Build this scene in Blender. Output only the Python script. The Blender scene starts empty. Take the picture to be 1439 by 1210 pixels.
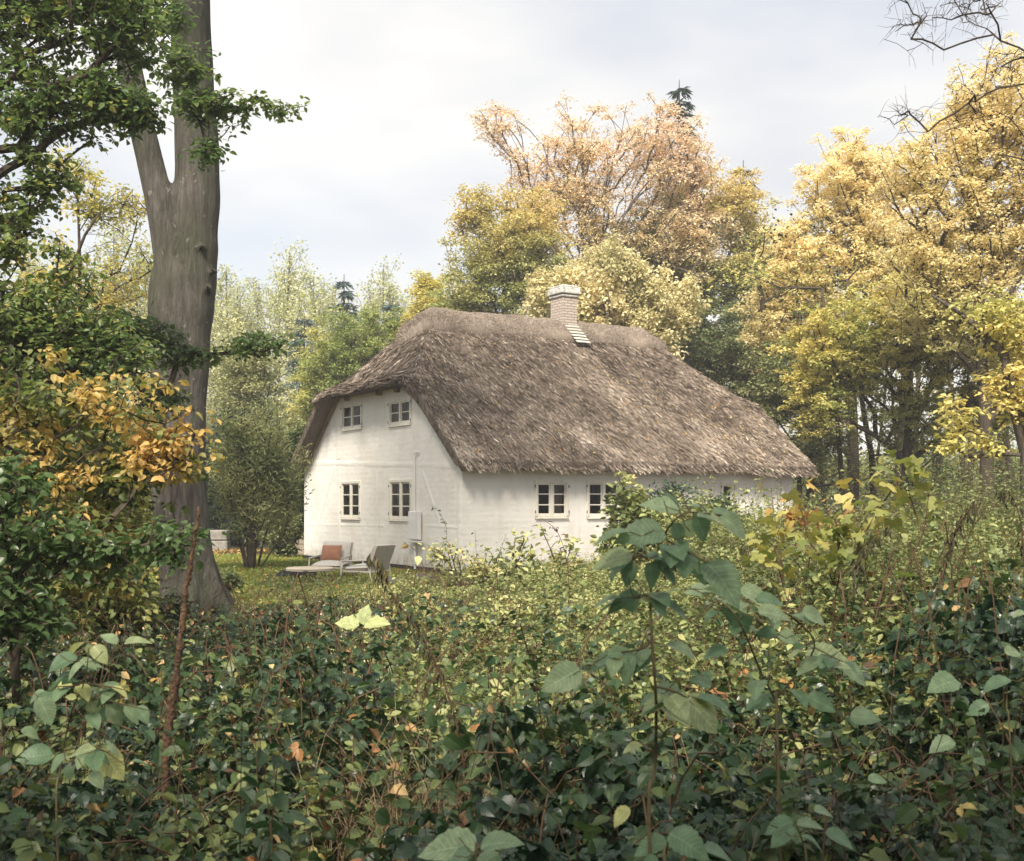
import bpy, math, numpy as np
from mathutils import Vector, Matrix
from math import radians as R, pi
sc = bpy.context.scene
COL = sc.collection

# ---------------------------------------------------------------- camera, sky, sun, exposure
F = 1646.0; HZ = 705.0; CX = 720.0; CH = 1.67        # photo pixels: focal length, horizon row, centre column; metres: camera height
cam_d = bpy.data.cameras.new('camera'); cam = bpy.data.objects.new('camera', cam_d); COL.objects.link(cam)
cam.location = (0, 0, CH); cam.rotation_euler = (R(90), 0, 0)
cam_d.sensor_width = 36; cam_d.lens = 36*F/1439; cam_d.shift_y = (HZ-605)/1439
cam_d.clip_start = 0.1; cam_d.clip_end = 900
cam_d.dof.use_dof = True; cam_d.dof.focus_distance = 24; cam_d.dof.aperture_fstop = 9
sc.camera = cam
SUN_EL, SUN_AZ = 49, 191                              # degrees; azimuth from +Y clockwise: behind the camera, to its left
world = bpy.data.worlds.new('World'); sc.world = world; world.use_nodes = True
nt = world.node_tree; N = nt.nodes; Lk = nt.links; N.clear()
out = N.new('ShaderNodeOutputWorld'); bg = N.new('ShaderNodeBackground'); sky = N.new('ShaderNodeTexSky')
sky.sky_type = 'NISHITA'; sky.sun_disc = False; sky.sun_elevation = R(SUN_EL); sky.sun_rotation = R(SUN_AZ)
sky.air_density = 1.0; sky.dust_density = 2.0; sky.ozone_density = 1.0
tc = N.new('ShaderNodeTexCoord'); mp = N.new('ShaderNodeMapping'); mp.inputs['Scale'].default_value = (1.0, 1.0, 2.6)
mp.inputs['Location'].default_value = (3.1, 0.4, 1.7)
nz = N.new('ShaderNodeTexNoise'); nz.inputs['Scale'].default_value = 1.7; nz.inputs['Detail'].default_value = 5; nz.inputs['Roughness'].default_value = 0.5
nz2 = N.new('ShaderNodeTexNoise'); nz2.inputs['Scale'].default_value = 2.6; nz2.inputs['Detail'].default_value = 4; nz2.inputs['Roughness'].default_value = 0.5
cr = N.new('ShaderNodeValToRGB'); cr.color_ramp.elements[0].position = .33; cr.color_ramp.elements[0].color = (.50,.50,.50,1)
cr.color_ramp.elements[1].position = .62; cr.color_ramp.elements[1].color = (.98,.98,.98,1)
cc = N.new('ShaderNodeValToRGB'); cc.color_ramp.elements[0].position = .36; cc.color_ramp.elements[0].color = (4.4,4.55,4.85,1)
cc.color_ramp.elements[1].position = .66; cc.color_ramp.elements[1].color = (6.4,6.2,5.85,1)
mx = N.new('ShaderNodeMix'); mx.data_type = 'RGBA'
Lk.new(tc.outputs['Generated'], mp.inputs['Vector']); Lk.new(mp.outputs[0], nz.inputs['Vector']); Lk.new(mp.outputs[0], nz2.inputs['Vector'])
Lk.new(nz.outputs['Fac'], cr.inputs[0]); Lk.new(nz2.outputs['Fac'], cc.inputs[0])
Lk.new(cr.outputs[0], mx.inputs[0]); Lk.new(sky.outputs[0], mx.inputs[6]); Lk.new(cc.outputs[0], mx.inputs[7])
Lk.new(mx.outputs[2], bg.inputs[0]); bg.inputs[1].default_value = 0.095; Lk.new(bg.outputs[0], out.inputs[0])
sun_d = bpy.data.lights.new('sun', 'SUN'); sun = bpy.data.objects.new('sun', sun_d); COL.objects.link(sun)
sun_d.energy = 4.7; sun_d.angle = R(14); sun_d.color = (1, .91, .78)
sun.rotation_euler = Vector((math.sin(R(SUN_AZ))*math.cos(R(SUN_EL)), math.cos(R(SUN_AZ))*math.cos(R(SUN_EL)), math.sin(R(SUN_EL)))).to_track_quat('Z', 'Y').to_euler()
sc.view_settings.view_transform = 'Standard'; sc.view_settings.look = 'None'; sc.view_settings.gamma = 1
sc.view_settings.exposure = 0.93
sc.cycles.max_bounces = 6; sc.cycles.diffuse_bounces = 4; sc.cycles.glossy_bounces = 2; sc.cycles.transmission_bounces = 4
sc.cycles.transparent_max_bounces = 6; sc.cycles.volume_bounces = 0; sc.cycles.use_denoising = True
sc.cycles.caustics_reflective = False; sc.cycles.caustics_refractive = False

def P(x, y, Z): return np.array([Z*(x-CX)/F, Z, CH+Z*(HZ-y)/F])     # a photo pixel at a depth, in metres

# ---------------------------------------------------------------- materials
def setin(n, k, v):
    if k in n.inputs: n.inputs[k].default_value = v
def ramp(nt, stops, interp='LINEAR'):
    r = nt.nodes.new('ShaderNodeValToRGB'); e = r.color_ramp.elements; r.color_ramp.interpolation = interp
    while len(e) > 1: e.remove(e[0])
    e[0].position = stops[0][0]; e[0].color = (*stops[0][1], 1)
    for p, c in stops[1:]:
        x = e.new(p); x.color = (*c, 1)
    return r
def base_mat(name, rough=.8, spec=.3):
    m = bpy.data.materials.new(name); m.use_nodes = True; b = m.node_tree.nodes['Principled BSDF']
    setin(b, 'Roughness', rough); setin(b, 'Specular IOR Level', spec)
    return m, m.node_tree, b
def noisemat(name, stops, scale=5, detail=4, rough=.85, bump=0, bscale=None, stretch=(1,1,1), spec=.2, bdist=.02, nrough=.6):
    m, t, b = base_mat(name, rough, spec)
    c = t.nodes.new('ShaderNodeTexCoord'); mp = t.nodes.new('ShaderNodeMapping'); mp.inputs['Scale'].default_value = stretch
    n = t.nodes.new('ShaderNodeTexNoise'); n.inputs['Scale'].default_value = scale; n.inputs['Detail'].default_value = detail; n.inputs['Roughness'].default_value = nrough
    r = ramp(t, stops)
    t.links.new(c.outputs['Object'], mp.inputs[0]); t.links.new(mp.outputs[0], n.inputs['Vector']); t.links.new(n.outputs[0], r.inputs[0]); t.links.new(r.outputs[0], b.inputs['Base Color'])
    if bump:
        n2 = t.nodes.new('ShaderNodeTexNoise'); n2.inputs['Scale'].default_value = bscale or scale*2; n2.inputs['Detail'].default_value = 5
        t.links.new(mp.outputs[0], n2.inputs['Vector'])
        bp = t.nodes.new('ShaderNodeBump'); bp.inputs['Strength'].default_value = bump; bp.inputs['Distance'].default_value = bdist
        t.links.new(n2.outputs[0], bp.inputs['Height']); t.links.new(bp.outputs[0], b.inputs['Normal'])
    return m
def leafmat(name, stops, rough=.45, trans=.35, veins=False, spec=.4):
    """colour by each leaf's own 'tint', a little mottling, light passing through the blade"""
    m, t, b = base_mat(name, rough, spec); L = t.links
    a = t.nodes.new('ShaderNodeAttribute'); a.attribute_name = 'tint'
    r = ramp(t, stops); L.new(a.outputs['Fac'], r.inputs[0]); col = r.outputs[0]
    g = t.nodes.new('ShaderNodeTexCoord'); n = t.nodes.new('ShaderNodeTexNoise'); n.inputs['Scale'].default_value = 40 if veins else 12
    n.inputs['Detail'].default_value = 2
    L.new(g.outputs['Object'], n.inputs['Vector'])
    hs = t.nodes.new('ShaderNodeHueSaturation'); mr = t.nodes.new('ShaderNodeMapRange')
    mr.inputs[1].default_value = .25; mr.inputs[2].default_value = .75; mr.inputs[3].default_value = .72; mr.inputs[4].default_value = 1.25
    L.new(n.outputs[0], mr.inputs[0]); L.new(mr.outputs[0], hs.inputs['Value']); L.new(col, hs.inputs['Color']); col = hs.outputs[0]
    if veins:
        uv = t.nodes.new('ShaderNodeUVMap'); sx = t.nodes.new('ShaderNodeSeparateXYZ'); L.new(uv.outputs[0], sx.inputs[0])
        def M(op, x, y=None):
            k = t.nodes.new('ShaderNodeMath'); k.operation = op
            for i, q in enumerate((x, y)):
                if q is None: continue
                if isinstance(q, (int, float)): k.inputs[i].default_value = q
                else: L.new(q, k.inputs[i])
            return k.outputs[0]
        au = M('ABSOLUTE', sx.outputs[0]); w = M('SINE', M('MULTIPLY', M('SUBTRACT', sx.outputs[1], M('MULTIPLY', au, .22)), 62))
        side = M('POWER', M('MULTIPLY', M('ADD', w, 1), .5), 7)
        mid = M('LESS_THAN', au, .045); v = M('MAXIMUM', M('MULTIPLY', side, .35), M('MULTIPLY', mid, .5))
        mx = t.nodes.new('ShaderNodeMix'); mx.data_type = 'RGBA'; L.new(v, mx.inputs[0]); L.new(col, mx.inputs[6])
        hs2 = t.nodes.new('ShaderNodeHueSaturation'); hs2.inputs['Value'].default_value = 1.9; hs2.inputs['Saturation'].default_value = .85
        L.new(col, hs2.inputs['Color']); L.new(hs2.outputs[0], mx.inputs[7]); col = mx.outputs[2]
        bp = t.nodes.new('ShaderNodeBump'); bp.inputs['Strength'].default_value = .5; bp.inputs['Distance'].default_value = .003; bp.invert = True
        L.new(M('ADD', v, M('MULTIPLY', n.outputs[0], .4)), bp.inputs['Height']); L.new(bp.outputs[0], b.inputs['Normal'])
    L.new(col, b.inputs['Base Color'])
    tr = t.nodes.new('ShaderNodeBsdfTranslucent'); hs3 = t.nodes.new('ShaderNodeHueSaturation'); hs3.inputs['Saturation'].default_value = 1.1; hs3.inputs['Value'].default_value = 1.3
    L.new(col, hs3.inputs['Color']); L.new(hs3.outputs[0], tr.inputs[0])
    ms = t.nodes.new('ShaderNodeMixShader'); ms.inputs[0].default_value = trans
    L.new(b.outputs[0], ms.inputs[1]); L.new(tr.outputs[0], ms.inputs[2]); L.new(ms.outputs[0], t.nodes['Material Output'].inputs['Surface'])
    return m

# ---------------------------------------------------------------- mesh helpers
def vnoise(x, y, seed=0, s=1.0):
    x = np.asarray(x, float)/s; y = np.asarray(y, float)/s
    x, y = np.broadcast_arrays(x, y); xi = np.floor(x).astype(np.int64); yi = np.floor(y).astype(np.int64)
    fx = x-xi; fy = y-yi; fx = fx*fx*(3-2*fx); fy = fy*fy*(3-2*fy)
    def h(a, b):
        n = (a*374761393+b*668265263+seed*1442695041) & 0xffffffff
        n = ((n ^ (n >> 13))*1274126177) & 0xffffffff
        return ((n ^ (n >> 16)) & 0xffff)/65535.0
    return (h(xi,yi)*(1-fx)+h(xi+1,yi)*fx)*(1-fy)+(h(xi,yi+1)*(1-fx)+h(xi+1,yi+1)*fx)*fy
def norm(v): return v/np.maximum(np.linalg.norm(v, axis=-1, keepdims=True), 1e-9)
class G:
    """collects geometry and links it as ONE mesh object"""
    def __init__(s): s.V = []; s.F = {}; s.n = 0; s.T = []; s.U = []
    def add(s, V, faces, tint=0.5, uv=None):
        V = np.asarray(V, float).reshape(-1, 3)
        for f in faces:
            f = np.asarray(f, np.int64)
            if f.size == 0: continue
            f = f.reshape(-1, f.shape[-1]); s.F.setdefault(f.shape[1], []).append(f+s.n)
        s.V.append(V); s.T.append(np.broadcast_to(np.asarray(tint, float), (len(V),)))
        s.U.append(np.zeros((len(V), 2)) if uv is None else uv); s.n += len(V); return s
    def tube(s, pts, rad, k=6, tint=.5, caps=True):
        pts = np.asarray(pts, float); n = len(pts); rad = np.broadcast_to(np.asarray(rad, float), (n,))
        t = norm(np.gradient(pts, axis=0)); m = norm(t.mean(0)) if np.linalg.norm(t.mean(0)) > 1e-6 else t[0]
        ref = np.array([1., 0, 0]) if abs(m[0]) < .6 else np.array([0, 1., 0])
        a = norm(np.cross(t, ref)); b = np.cross(t, a); th = np.arange(k)*2*pi/k
        V = pts[:, None]+rad[:, None, None]*(a[:, None]*np.cos(th)[None, :, None]+b[:, None]*np.sin(th)[None, :, None])
        i = np.arange(n-1)[:, None]*k; j = np.arange(k)[None]; q = np.stack([i+j, i+(j+1) % k, i+k+(j+1) % k, i+k+j], -1).reshape(-1, 4)
        fs = [q]
        if caps and k > 3: fs += [np.arange(k)[None, ::-1], (np.arange(k)+(n-1)*k)[None]]
        return s.add(V.reshape(-1, 3), fs, tint)
    def box(s, lo, hi, M=None, tint=.5):
        x0, y0, z0 = lo; x1, y1, z1 = hi
        V = np.array([[x0,y0,z0],[x1,y0,z0],[x1,y1,z0],[x0,y1,z0],[x0,y0,z1],[x1,y0,z1],[x1,y1,z1],[x0,y1,z1]], float)
        if M is not None: V = V@np.array(M)[:3, :3].T+np.array(M)[:3, 3]
        return s.add(V, [np.array([[0,3,2,1],[4,5,6,7],[0,1,5,4],[1,2,6,5],[2,3,7,6],[3,0,4,7]])], tint)
    def grid(s, X, tint=.5, flip=False):
        a, b = X.shape[:2]; i = np.arange(a-1)[:, None]*b; j = np.arange(b-1)[None]
        q = np.stack([i+j, i+j+1, i+b+j+1, i+b+j], -1).reshape(-1, 4)
        if flip: q = q[:, ::-1]
        return s.add(X.reshape(-1, 3), [q], np.asarray(tint).reshape(-1) if np.ndim(tint) else tint)
    def leaves(s, T, pos, dirs, nrm, size, tint):
        """one copy of template T per row: base at pos, length along dirs, blade normal nrm"""
        pos = np.asarray(pos, float); n = len(pos)
        if n == 0: return s
        d = norm(np.broadcast_to(dirs, pos.shape)); sd = norm(np.cross(d, np.broadcast_to(nrm, pos.shape))); u = np.cross(sd, d)
        tv, tf, tu = T; size = np.broadcast_to(np.asarray(size, float), (n,)); tint = np.broadcast_to(np.asarray(tint, float), (n,))
        V = pos[:, None]+size[:, None, None]*(sd[:, None]*tv[None, :, 0:1]+d[:, None]*tv[None, :, 1:2]+u[:, None]*tv[None, :, 2:3])
        o = (np.arange(n)*len(tv))[:, None, None]; fs = [(o+f[None]).reshape(-1, f.shape[1]) for f in tf]
        return s.add(V.reshape(-1, 3), fs, np.repeat(tint, len(tv)), np.tile(tu, (n, 1)))
    def build(s, name, mat, parent=None, smooth=False, loc=None):
        V = np.concatenate(s.V); me = bpy.data.meshes.new(name); me.vertices.add(len(V))
        if loc is not None: V = V-np.asarray(loc)
        me.vertices.foreach_set('co', V.astype(np.float32).ravel())
        tot = []; idx = []
        for k, L in s.F.items():
            f = np.concatenate(L); idx.append(f.ravel()); tot.append(np.full(len(f), k))
        idx = np.concatenate(idx); tot = np.concatenate(tot); st = np.concatenate([[0], np.cumsum(tot)[:-1]])
        me.loops.add(len(idx)); me.loops.foreach_set('vertex_index', idx.astype(np.int32))
        me.polygons.add(len(tot)); me.polygons.foreach_set('loop_start', st.astype(np.int32)); me.polygons.foreach_set('loop_total', tot.astype(np.int32))
        me.polygons.foreach_set('use_smooth', np.full(len(tot), bool(smooth)))
        me.update(calc_edges=True)
        T = np.concatenate(s.T); a = me.attributes.new('tint', 'FLOAT', 'POINT'); a.data.foreach_set('value', T.astype(np.float32))
        U = np.concatenate(s.U)
        if np.any(U):
            l = me.uv_layers.new(name='UVMap'); l.data.foreach_set('uv', U[idx].astype(np.float32).ravel())
        for m in (mat if isinstance(mat, list) else [mat]): me.materials.append(m)
        o = bpy.data.objects.new(name, me); COL.objects.link(o)
        if loc is not None: o.location = loc
        if parent is not None: o.parent = parent
        return o
def tag(o, label=None, cat=None, group=None, kind=None):
    if label: o['label'] = label
    if cat: o['category'] = cat
    if group: o['group'] = group
    if kind: o['kind'] = kind
    return o
def empty(name, loc, rz=0):
    o = bpy.data.objects.new(name, None); COL.objects.link(o); o.location = loc; o.rotation_euler = (0, 0, rz); return o
def bevel(o, w=.01, seg=2):
    m = o.modifiers.new('bevel', 'BEVEL'); m.width = w; m.segments = seg; m.limit_method = 'ANGLE'; return o

# leaf templates: (verts, [faces], uv); length 1 along +y
def T_leaf(w=.3, rows=5, curve=.25, fold=.25, serr=0., belly=.42):
    V = [(0,0,0)]; U = [(0,0)]; fq = []; ft = []
    for i in range(1, rows):
        t = i/rows; h = w*math.sin(pi*t**(math.log(.5)/math.log(belly)))**.8*(1+(serr if i % 2 else -serr)); z = -curve*t*t
        V += [(-h, t-(.25*serr), z+fold*h), (0, t, z), (h, t-(.25*serr), z+fold*h)]; U += [(-1,t),(.001,t),(1,t)]
    V.append((0,1,-curve)); U.append((0,1)); e = len(V)-1
    ft += [(0,2,1),(0,3,2)]
    for i in range(rows-2):
        a = 1+3*i; fq += [(a,a+1,a+4,a+3),(a+1,a+2,a+5,a+4)]
    a = 1+3*(rows-2); ft += [(a,a+1,e),(a+1,a+2,e)]
    F = [np.array(ft)]+([np.array(fq)] if fq else [])
    return np.array(V, float), F, np.array(U, float)
def T_xf(T, s=1, rz=0, off=(0,0,0), tilt=0):
    v, f, u = T; c, si = math.cos(rz), math.sin(rz); ct, st = math.cos(tilt), math.sin(tilt)
    v = v*s; v = np.stack([v[:,0], v[:,1]*ct-v[:,2]*st, v[:,1]*st+v[:,2]*ct], 1)
    v = np.stack([v[:,0]*c-v[:,1]*si, v[:,0]*si+v[:,1]*c, v[:,2]], 1)+np.array(off); return v, f, u
def T_join(*Ts):
    V = []; U = []; F = {}; n = 0
    for v, f, u in Ts:
        for q in f: F.setdefault(q.shape[1], []).append(q+n)
        V.append(v); U.append(u); n += len(v)
    return np.concatenate(V), [np.concatenate(x) for x in F.values()], np.concatenate(U)
T_DIA = (np.array([(0,0,0),(.32,.45,.07),(0,1,-.08),(-.32,.45,.07)], float), [np.array([(0,1,2,3)])], np.zeros((4,2)))
T_NAR = (np.array([(0,0,0),(.12,.45,.02),(0,1,-.15),(-.12,.45,.02)], float), [np.array([(0,1,2,3)])], np.zeros((4,2)))
T_MID = T_leaf(.3, 3, .2, .3)
T_OVAL = T_leaf(.33, 5, .22, .3, .06)
T_BIG = T_leaf(.36, 13, .34, .28, .06, .40)
T_TRI = T_join(T_xf(T_leaf(.34,5,.25,.3,.1), .62, 0, (0,.38,0)), T_xf(T_leaf(.3,4,.25,.3,.08), .52, R(68), (0,.3,0), -.1), T_xf(T_leaf(.3,4,.25,.3,.08), .52, R(-68), (0,.3,0), -.1))
def T_palm(lobes=5, depth=.45, n=25):
    V = [(0,.12,0)]; U = [(0,.1)]
    for i in range(n):
        a = -2.45+4.9*i/(n-1); r = (1-depth)+depth*abs(math.cos(a*lobes/2/1.12))**1.3; r *= .62*(1-.12*abs(a)); r *= 1+(.05 if i % 2 else -.04)
        V.append((r*math.sin(a), .12+r*math.cos(a), -.16*r*r*(1+abs(math.sin(a))))); U.append((math.sin(a)*r*1.6, r))
    return np.array(V, float), [np.array([(0,i,i+1) for i in range(1, n)])], np.array(U, float)
T_MAPLE = T_palm()
def rdirs(rng, n, droop=.3, spread=.5):
    """leaf directions sideways and a little down, blade normals mostly up"""
    a = rng.uniform(0, 2*pi, n); d = np.stack([np.cos(a), np.sin(a), -droop+rng.normal(0, .35, n)], 1)
    u = np.stack([rng.normal(0, spread, n), rng.normal(0, spread, n), np.ones(n)], 1); return norm(d), norm(u)

# ---------------------------------------------------------------- colours and shared materials
bark_g = noisemat('bark_grey', [(.3,(.055,.045,.036)),(.5,(.12,.10,.08)),(.72,(.20,.175,.15))], 3, 8, .9, .9, 9, (6,6,.7), bdist=.05)
bark_d = noisemat('bark_dark', [(.3,(.025,.02,.015)),(.7,(.09,.07,.05))], 6, 5, .9, .5, 12, (4,4,1), bdist=.02)
twig_m = noisemat('twig_brown', [(.3,(.05,.03,.018)),(.7,(.14,.085,.05))], 8, 3, .8)
GRN=(.035,.075,.02); DGR=(.02,.045,.022); YEL=(.42,.27,.045); ORG=(.38,.17,.045); GOL=(.33,.23,.05); LIM=(.16,.22,.035); BRN=(.14,.07,.03); CRM=(.50,.40,.19); PNK=(.36,.17,.10)

# ---------------------------------------------------------------- ground and lawn
def gh(x, y):
    x = np.asarray(x, float); y = np.asarray(y, float)
    return (vnoise(x, y, 3, 4.0)-.5)*.12*np.clip((24-y)/10, .15, 1)
g = G(); a = np.concatenate([np.linspace(-150,-40,10), np.linspace(-36,36,110), np.linspace(40,150,10)])
b = np.concatenate([np.linspace(-40,-4,8), np.linspace(-3,45,130), np.linspace(50,200,12)])
A, B = np.meshgrid(a, b); g.grid(np.stack([A, B, gh(A, B)], -1))
gm, t, bs = base_mat('soil_and_grass', .95, .1)
tcn = t.nodes.new('ShaderNodeTexCoord')
def nn(s, d=4):
    n = t.nodes.new('ShaderNodeTexNoise'); n.inputs['Scale'].default_value = s; n.inputs['Detail'].default_value = d; t.links.new(tcn.outputs['Object'], n.inputs['Vector']); return n
r1 = ramp(t, [(.3,(.018,.012,.008)),(.55,(.04,.032,.014)),(.75,(.09,.09,.028))]); t.links.new(nn(.8).outputs[0], r1.inputs[0])
r2 = ramp(t, [(.35,(.03,.022,.013)),(.7,(.13,.09,.045))]); t.links.new(nn(30,6).outputs[0], r2.inputs[0])
mm = t.nodes.new('ShaderNodeMix'); mm.data_type = 'RGBA'; mm.inputs[0].default_value = .5; t.links.new(r1.outputs[0], mm.inputs[6]); t.links.new(r2.outputs[0], mm.inputs[7]); t.links.new(mm.outputs[2], bs.inputs['Base Color'])
bp = t.nodes.new('ShaderNodeBump'); bp.inputs['Distance'].default_value = .03; t.links.new(nn(25,6).outputs[0], bp.inputs['Height']); t.links.new(bp.outputs[0], bs.inputs['Normal'])
tag(g.build('ground', gm, smooth=True), kind='structure')

# ---------------------------------------------------------------- house
RZ = math.atan2(.538, .843); LDIR = np.array([math.cos(RZ), math.sin(RZ)]); GDIR = np.array([-math.sin(RZ), math.cos(RZ)])
CORN = np.array([(650-CX)/F*25.6, 25.6])
def on_gable(x, y):     # photo pixel -> (v, z) on the gable wall
    k = (x-CX)/F; v = (CORN[0]-k*CORN[1])/(k*GDIR[1]-GDIR[0]); Z = CORN[1]+v*GDIR[1]; return v, CH+(HZ-y)*Z/F
def on_long(x, y):
    k = (x-CX)/F; u = (k*CORN[1]-CORN[0])/(LDIR[0]-k*LDIR[1]); Z = CORN[1]+u*LDIR[1]; return u, CH+(HZ-y)*Z/F
W = on_gable(428, 700)[0]; LEN = on_long(1115, 700)[0]; print('house', W, LEN)
ZE = 2.45; SL = .842; VK = W*.2626; ZK = ZE+SL*VK; HS = 1.14
house = empty('thatched_cottage', (CORN[0], CORN[1], 0), RZ)
tag(house, 'white half timbered cottage with a brown thatched half hipped roof and brick chimney', 'house')

def white_mat():
    m, t, b = base_mat('limewash', .9, .15); L = t.links
    c = t.nodes.new('ShaderNodeTexCoord')
    def nz(s, d, st=(1,1,1)):
        mp = t.nodes.new('ShaderNodeMapping'); mp.inputs['Scale'].default_value = st; L.new(c.outputs['Object'], mp.inputs[0])
        n = t.nodes.new('ShaderNodeTexNoise'); n.inputs['Scale'].default_value = s; n.inputs['Detail'].default_value = d; L.new(mp.outputs[0], n.inputs['Vector']); return n.outputs[0]
    r = ramp(t, [(.25,(.66,.62,.55)),(.5,(.77,.745,.69)),(.75,(.80,.78,.735))]); L.new(nz(1.3,8,(1,1,.5)), r.inputs[0])
    # grime rising from the plinth and light streaks: wear with its own shape
    sx = t.nodes.new('ShaderNodeSeparateXYZ'); L.new(c.outputs['Object'], sx.inputs[0])
    ad = t.nodes.new('ShaderNodeMath'); ad.operation = 'MULTIPLY_ADD'; ad.inputs[1].default_value = 1.0; L.new(nz(4,5), ad.inputs[0]); L.new(sx.outputs[2], ad.inputs[2])
    mr = t.nodes.new('ShaderNodeMapRange'); mr.inputs[1].default_value = .65; mr.inputs[2].default_value = 1.0; mr.inputs[3].default_value = .6; mr.inputs[4].default_value = 0; L.new(ad.outputs[0], mr.inputs[0])
    mx = t.nodes.new('ShaderNodeMix'); mx.data_type = 'RGBA'; mx.inputs[7].default_value = (.46,.43,.36,1); L.new(mr.outputs[0], mx.inputs[0]); L.new(r.outputs[0], mx.inputs[6]); L.new(mx.outputs[2], b.inputs['Base Color'])
    # hand plastered brick courses
    w = t.nodes.new('ShaderNodeTexWave'); w.bands_direction = 'Z'; w.inputs['Scale'].default_value = 2.4; w.inputs['Distortion'].default_value = 2.5; w.inputs['Detail'].default_value = 2; L.new(c.outputs['Object'], w.inputs['Vector'])
    a1 = t.nodes.new('ShaderNodeMath'); a1.operation = 'MULTIPLY_ADD'; a1.inputs[1].default_value = 3.2; L.new(nz(2.2,6), a1.inputs[0]); 
    m2 = t.nodes.new('ShaderNodeMath'); m2.operation = 'MULTIPLY'; m2.inputs[1].default_value = .12; L.new(w.outputs[0], m2.inputs[0]); L.new(m2.outputs[0], a1.inputs[2])
    bp = t.nodes.new('ShaderNodeBump'); bp.inputs['Strength'].default_value = .5; bp.inputs['Distance'].default_value = .02; L.new(a1.outputs[0], bp.inputs['Height']); L.new(bp.outputs[0], b.inputs['Normal'])
    return m
M_white = white_mat()
M_frame = noisemat('cream_paint', [(.3,(.66,.62,.52)),(.7,(.76,.73,.65))], 9, 3, .5, spec=.4)
M_tar = noisemat('tar', [(.3,(.012,.012,.012)),(.7,(.035,.033,.03))], 6, 4, .6, .5)
def prof(v): return min(ZE+SL*v, ZK, ZE+SL*(W-v))
Wg = [(481.3,509.3,566.8,603.5), (547.6,578.5,560.8,597.6), (480.3,507,676.6,729), (548.3,579,674.3,731.2)]
Wl = [(752.5,798.5,675.6,727.5), (825,871,675.6,727.5), (1013.5,1031,678.2,716)]
def rect(fn, r):
    a1, z1 = fn(r[0], r[2]); a2, z0 = fn(r[1], r[3]); b1, _ = fn(r[0], r[3]); z1b = fn(r[1], r[2])[1]; z0b = fn(r[0], r[3])[1]
    return min(a1,a2), max(a1,a2), (z0+z0b)/2, (z1+z1b)/2
GW = [rect(on_gable, r) for r in Wg]; LW = [rect(on_long, r) for r in Wl]
def wall(name, width, top, wins, xf, cuts=(), zb=.16, depth=.16):
    g = G(); xs = sorted(set([0, width]+list(cuts)+[q for w in wins for q in w[:2]]))
    fine = []
    for a, b in zip(xs, xs[1:]): fine += list(np.linspace(a, b, max(1, int((b-a)/.5))+1)[:-1])
    fine.append(width)
    for a, b in zip(fine, fine[1:]):
        m = (a+b)/2; ws = sorted([w for w in wins if w[0] < m < w[1]], key=lambda w: w[2]); z = zb
        for w in ws+[None]:
            t0, t1 = (w[2], w[2]) if w else (top(a), top(b))
            g.add([xf(a,0,z), xf(b,0,z), xf(b,0,t1), xf(a,0,t0)], [np.array([[0,1,2,3]])])
            if w: z = w[3]
    for x0, x1, z0, z1 in wins:
        for p, q in (((x0,z0),(x1,z0)), ((x1,z0),(x1,z1)), ((x1,z1),(x0,z1)), ((x0,z1),(x0,z0))):
            g.add([xf(p[0],0,p[1]), xf(q[0],0,q[1]), xf(q[0],depth,q[1]), xf(p[0],depth,p[1])], [np.array([[0,1,2,3]])])
    return g
xg = lambda a, d, z: (d, a, z)          # gable: local x inward, local y along
xl = lambda a, d, z: (a, d, z)          # long wall
wall('wall', W, prof, GW, xg, (VK, W-VK)).build('gable_wall', M_white, house)
wall('wall', LEN, lambda v: ZE+.12, LW, xl).build('long_wall', M_white, house)
wall('wall', W, prof, [], lambda a, d, z: (LEN-d, a, z), (VK, W-VK)).build('gable_wall', M_white, house)
wall('wall', LEN, lambda v: ZE+.12, [], lambda a, d, z: (a, W-d, z)).build('long_wall', M_white, house)
g = G(); g.box((-.035,-.035,-.25), (LEN+.035, 0, .165)); g.box((-.035,0,-.25), (0,W,.165)); g.box((LEN,0,-.25),(LEN+.035,W,.165)); g.box((-.035,W,-.25),(LEN+.035,W+.035,.165))
bevel(g.build('plinth', M_tar, house), .015)
g = G(); g.box((.03,.03,-.1),(LEN-.03,W-.03,.02)); g.box((2.6,.4,0),(2.7,W-.2,2.5)); g.box((1.6,2.6,2.6),(1.7,W-2.6,4.3)); g.box((.2,.2,2.52),(LEN-.2,W-.2,2.6))
g.build('interior', noisemat('inside', [(.3,(.10,.08,.06)),(.7,(.2,.17,.14))], 2), house)

# half timbering under the limewash: soft raised bands
def band(g, p, q, w=.17, th=.022, xf=xg, taper=0):
    p = np.array(p, float); q = np.array(q, float); d = (q-p)/np.linalg.norm(q-p); nr = np.array([-d[1], d[0]]); L = np.linalg.norm(q-p)
    n = max(3, int(L/.25)); rows = []; rg = np.random.default_rng(int(abs(p[0]*91+q[1]*37))+3)
    for i in range(n+1):
        c = p+d*L*i/n; ww = w*(1+rg.normal(0,.06))/2; tt = th*.55*(1+rg.normal(0,.35)); ww *= 1.15
        rows.append([xf(*(c+nr*ww)[:1], .004, (c+nr*ww)[1]), xf((c+nr*ww*.5)[0], -tt, (c+nr*ww*.5)[1]), xf((c-nr*ww*.5)[0], -tt, (c-nr*ww*.5)[1]), xf((c-nr*ww)[0], .004, (c-nr*ww)[1])])
    X = np.array(rows); g.grid(X); 
    for k in (0, -1): g.add(X[k], [np.array([[0,1,2,3]])])
gz = lambda x, y: on_gable(x, y)
g = G()
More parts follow.
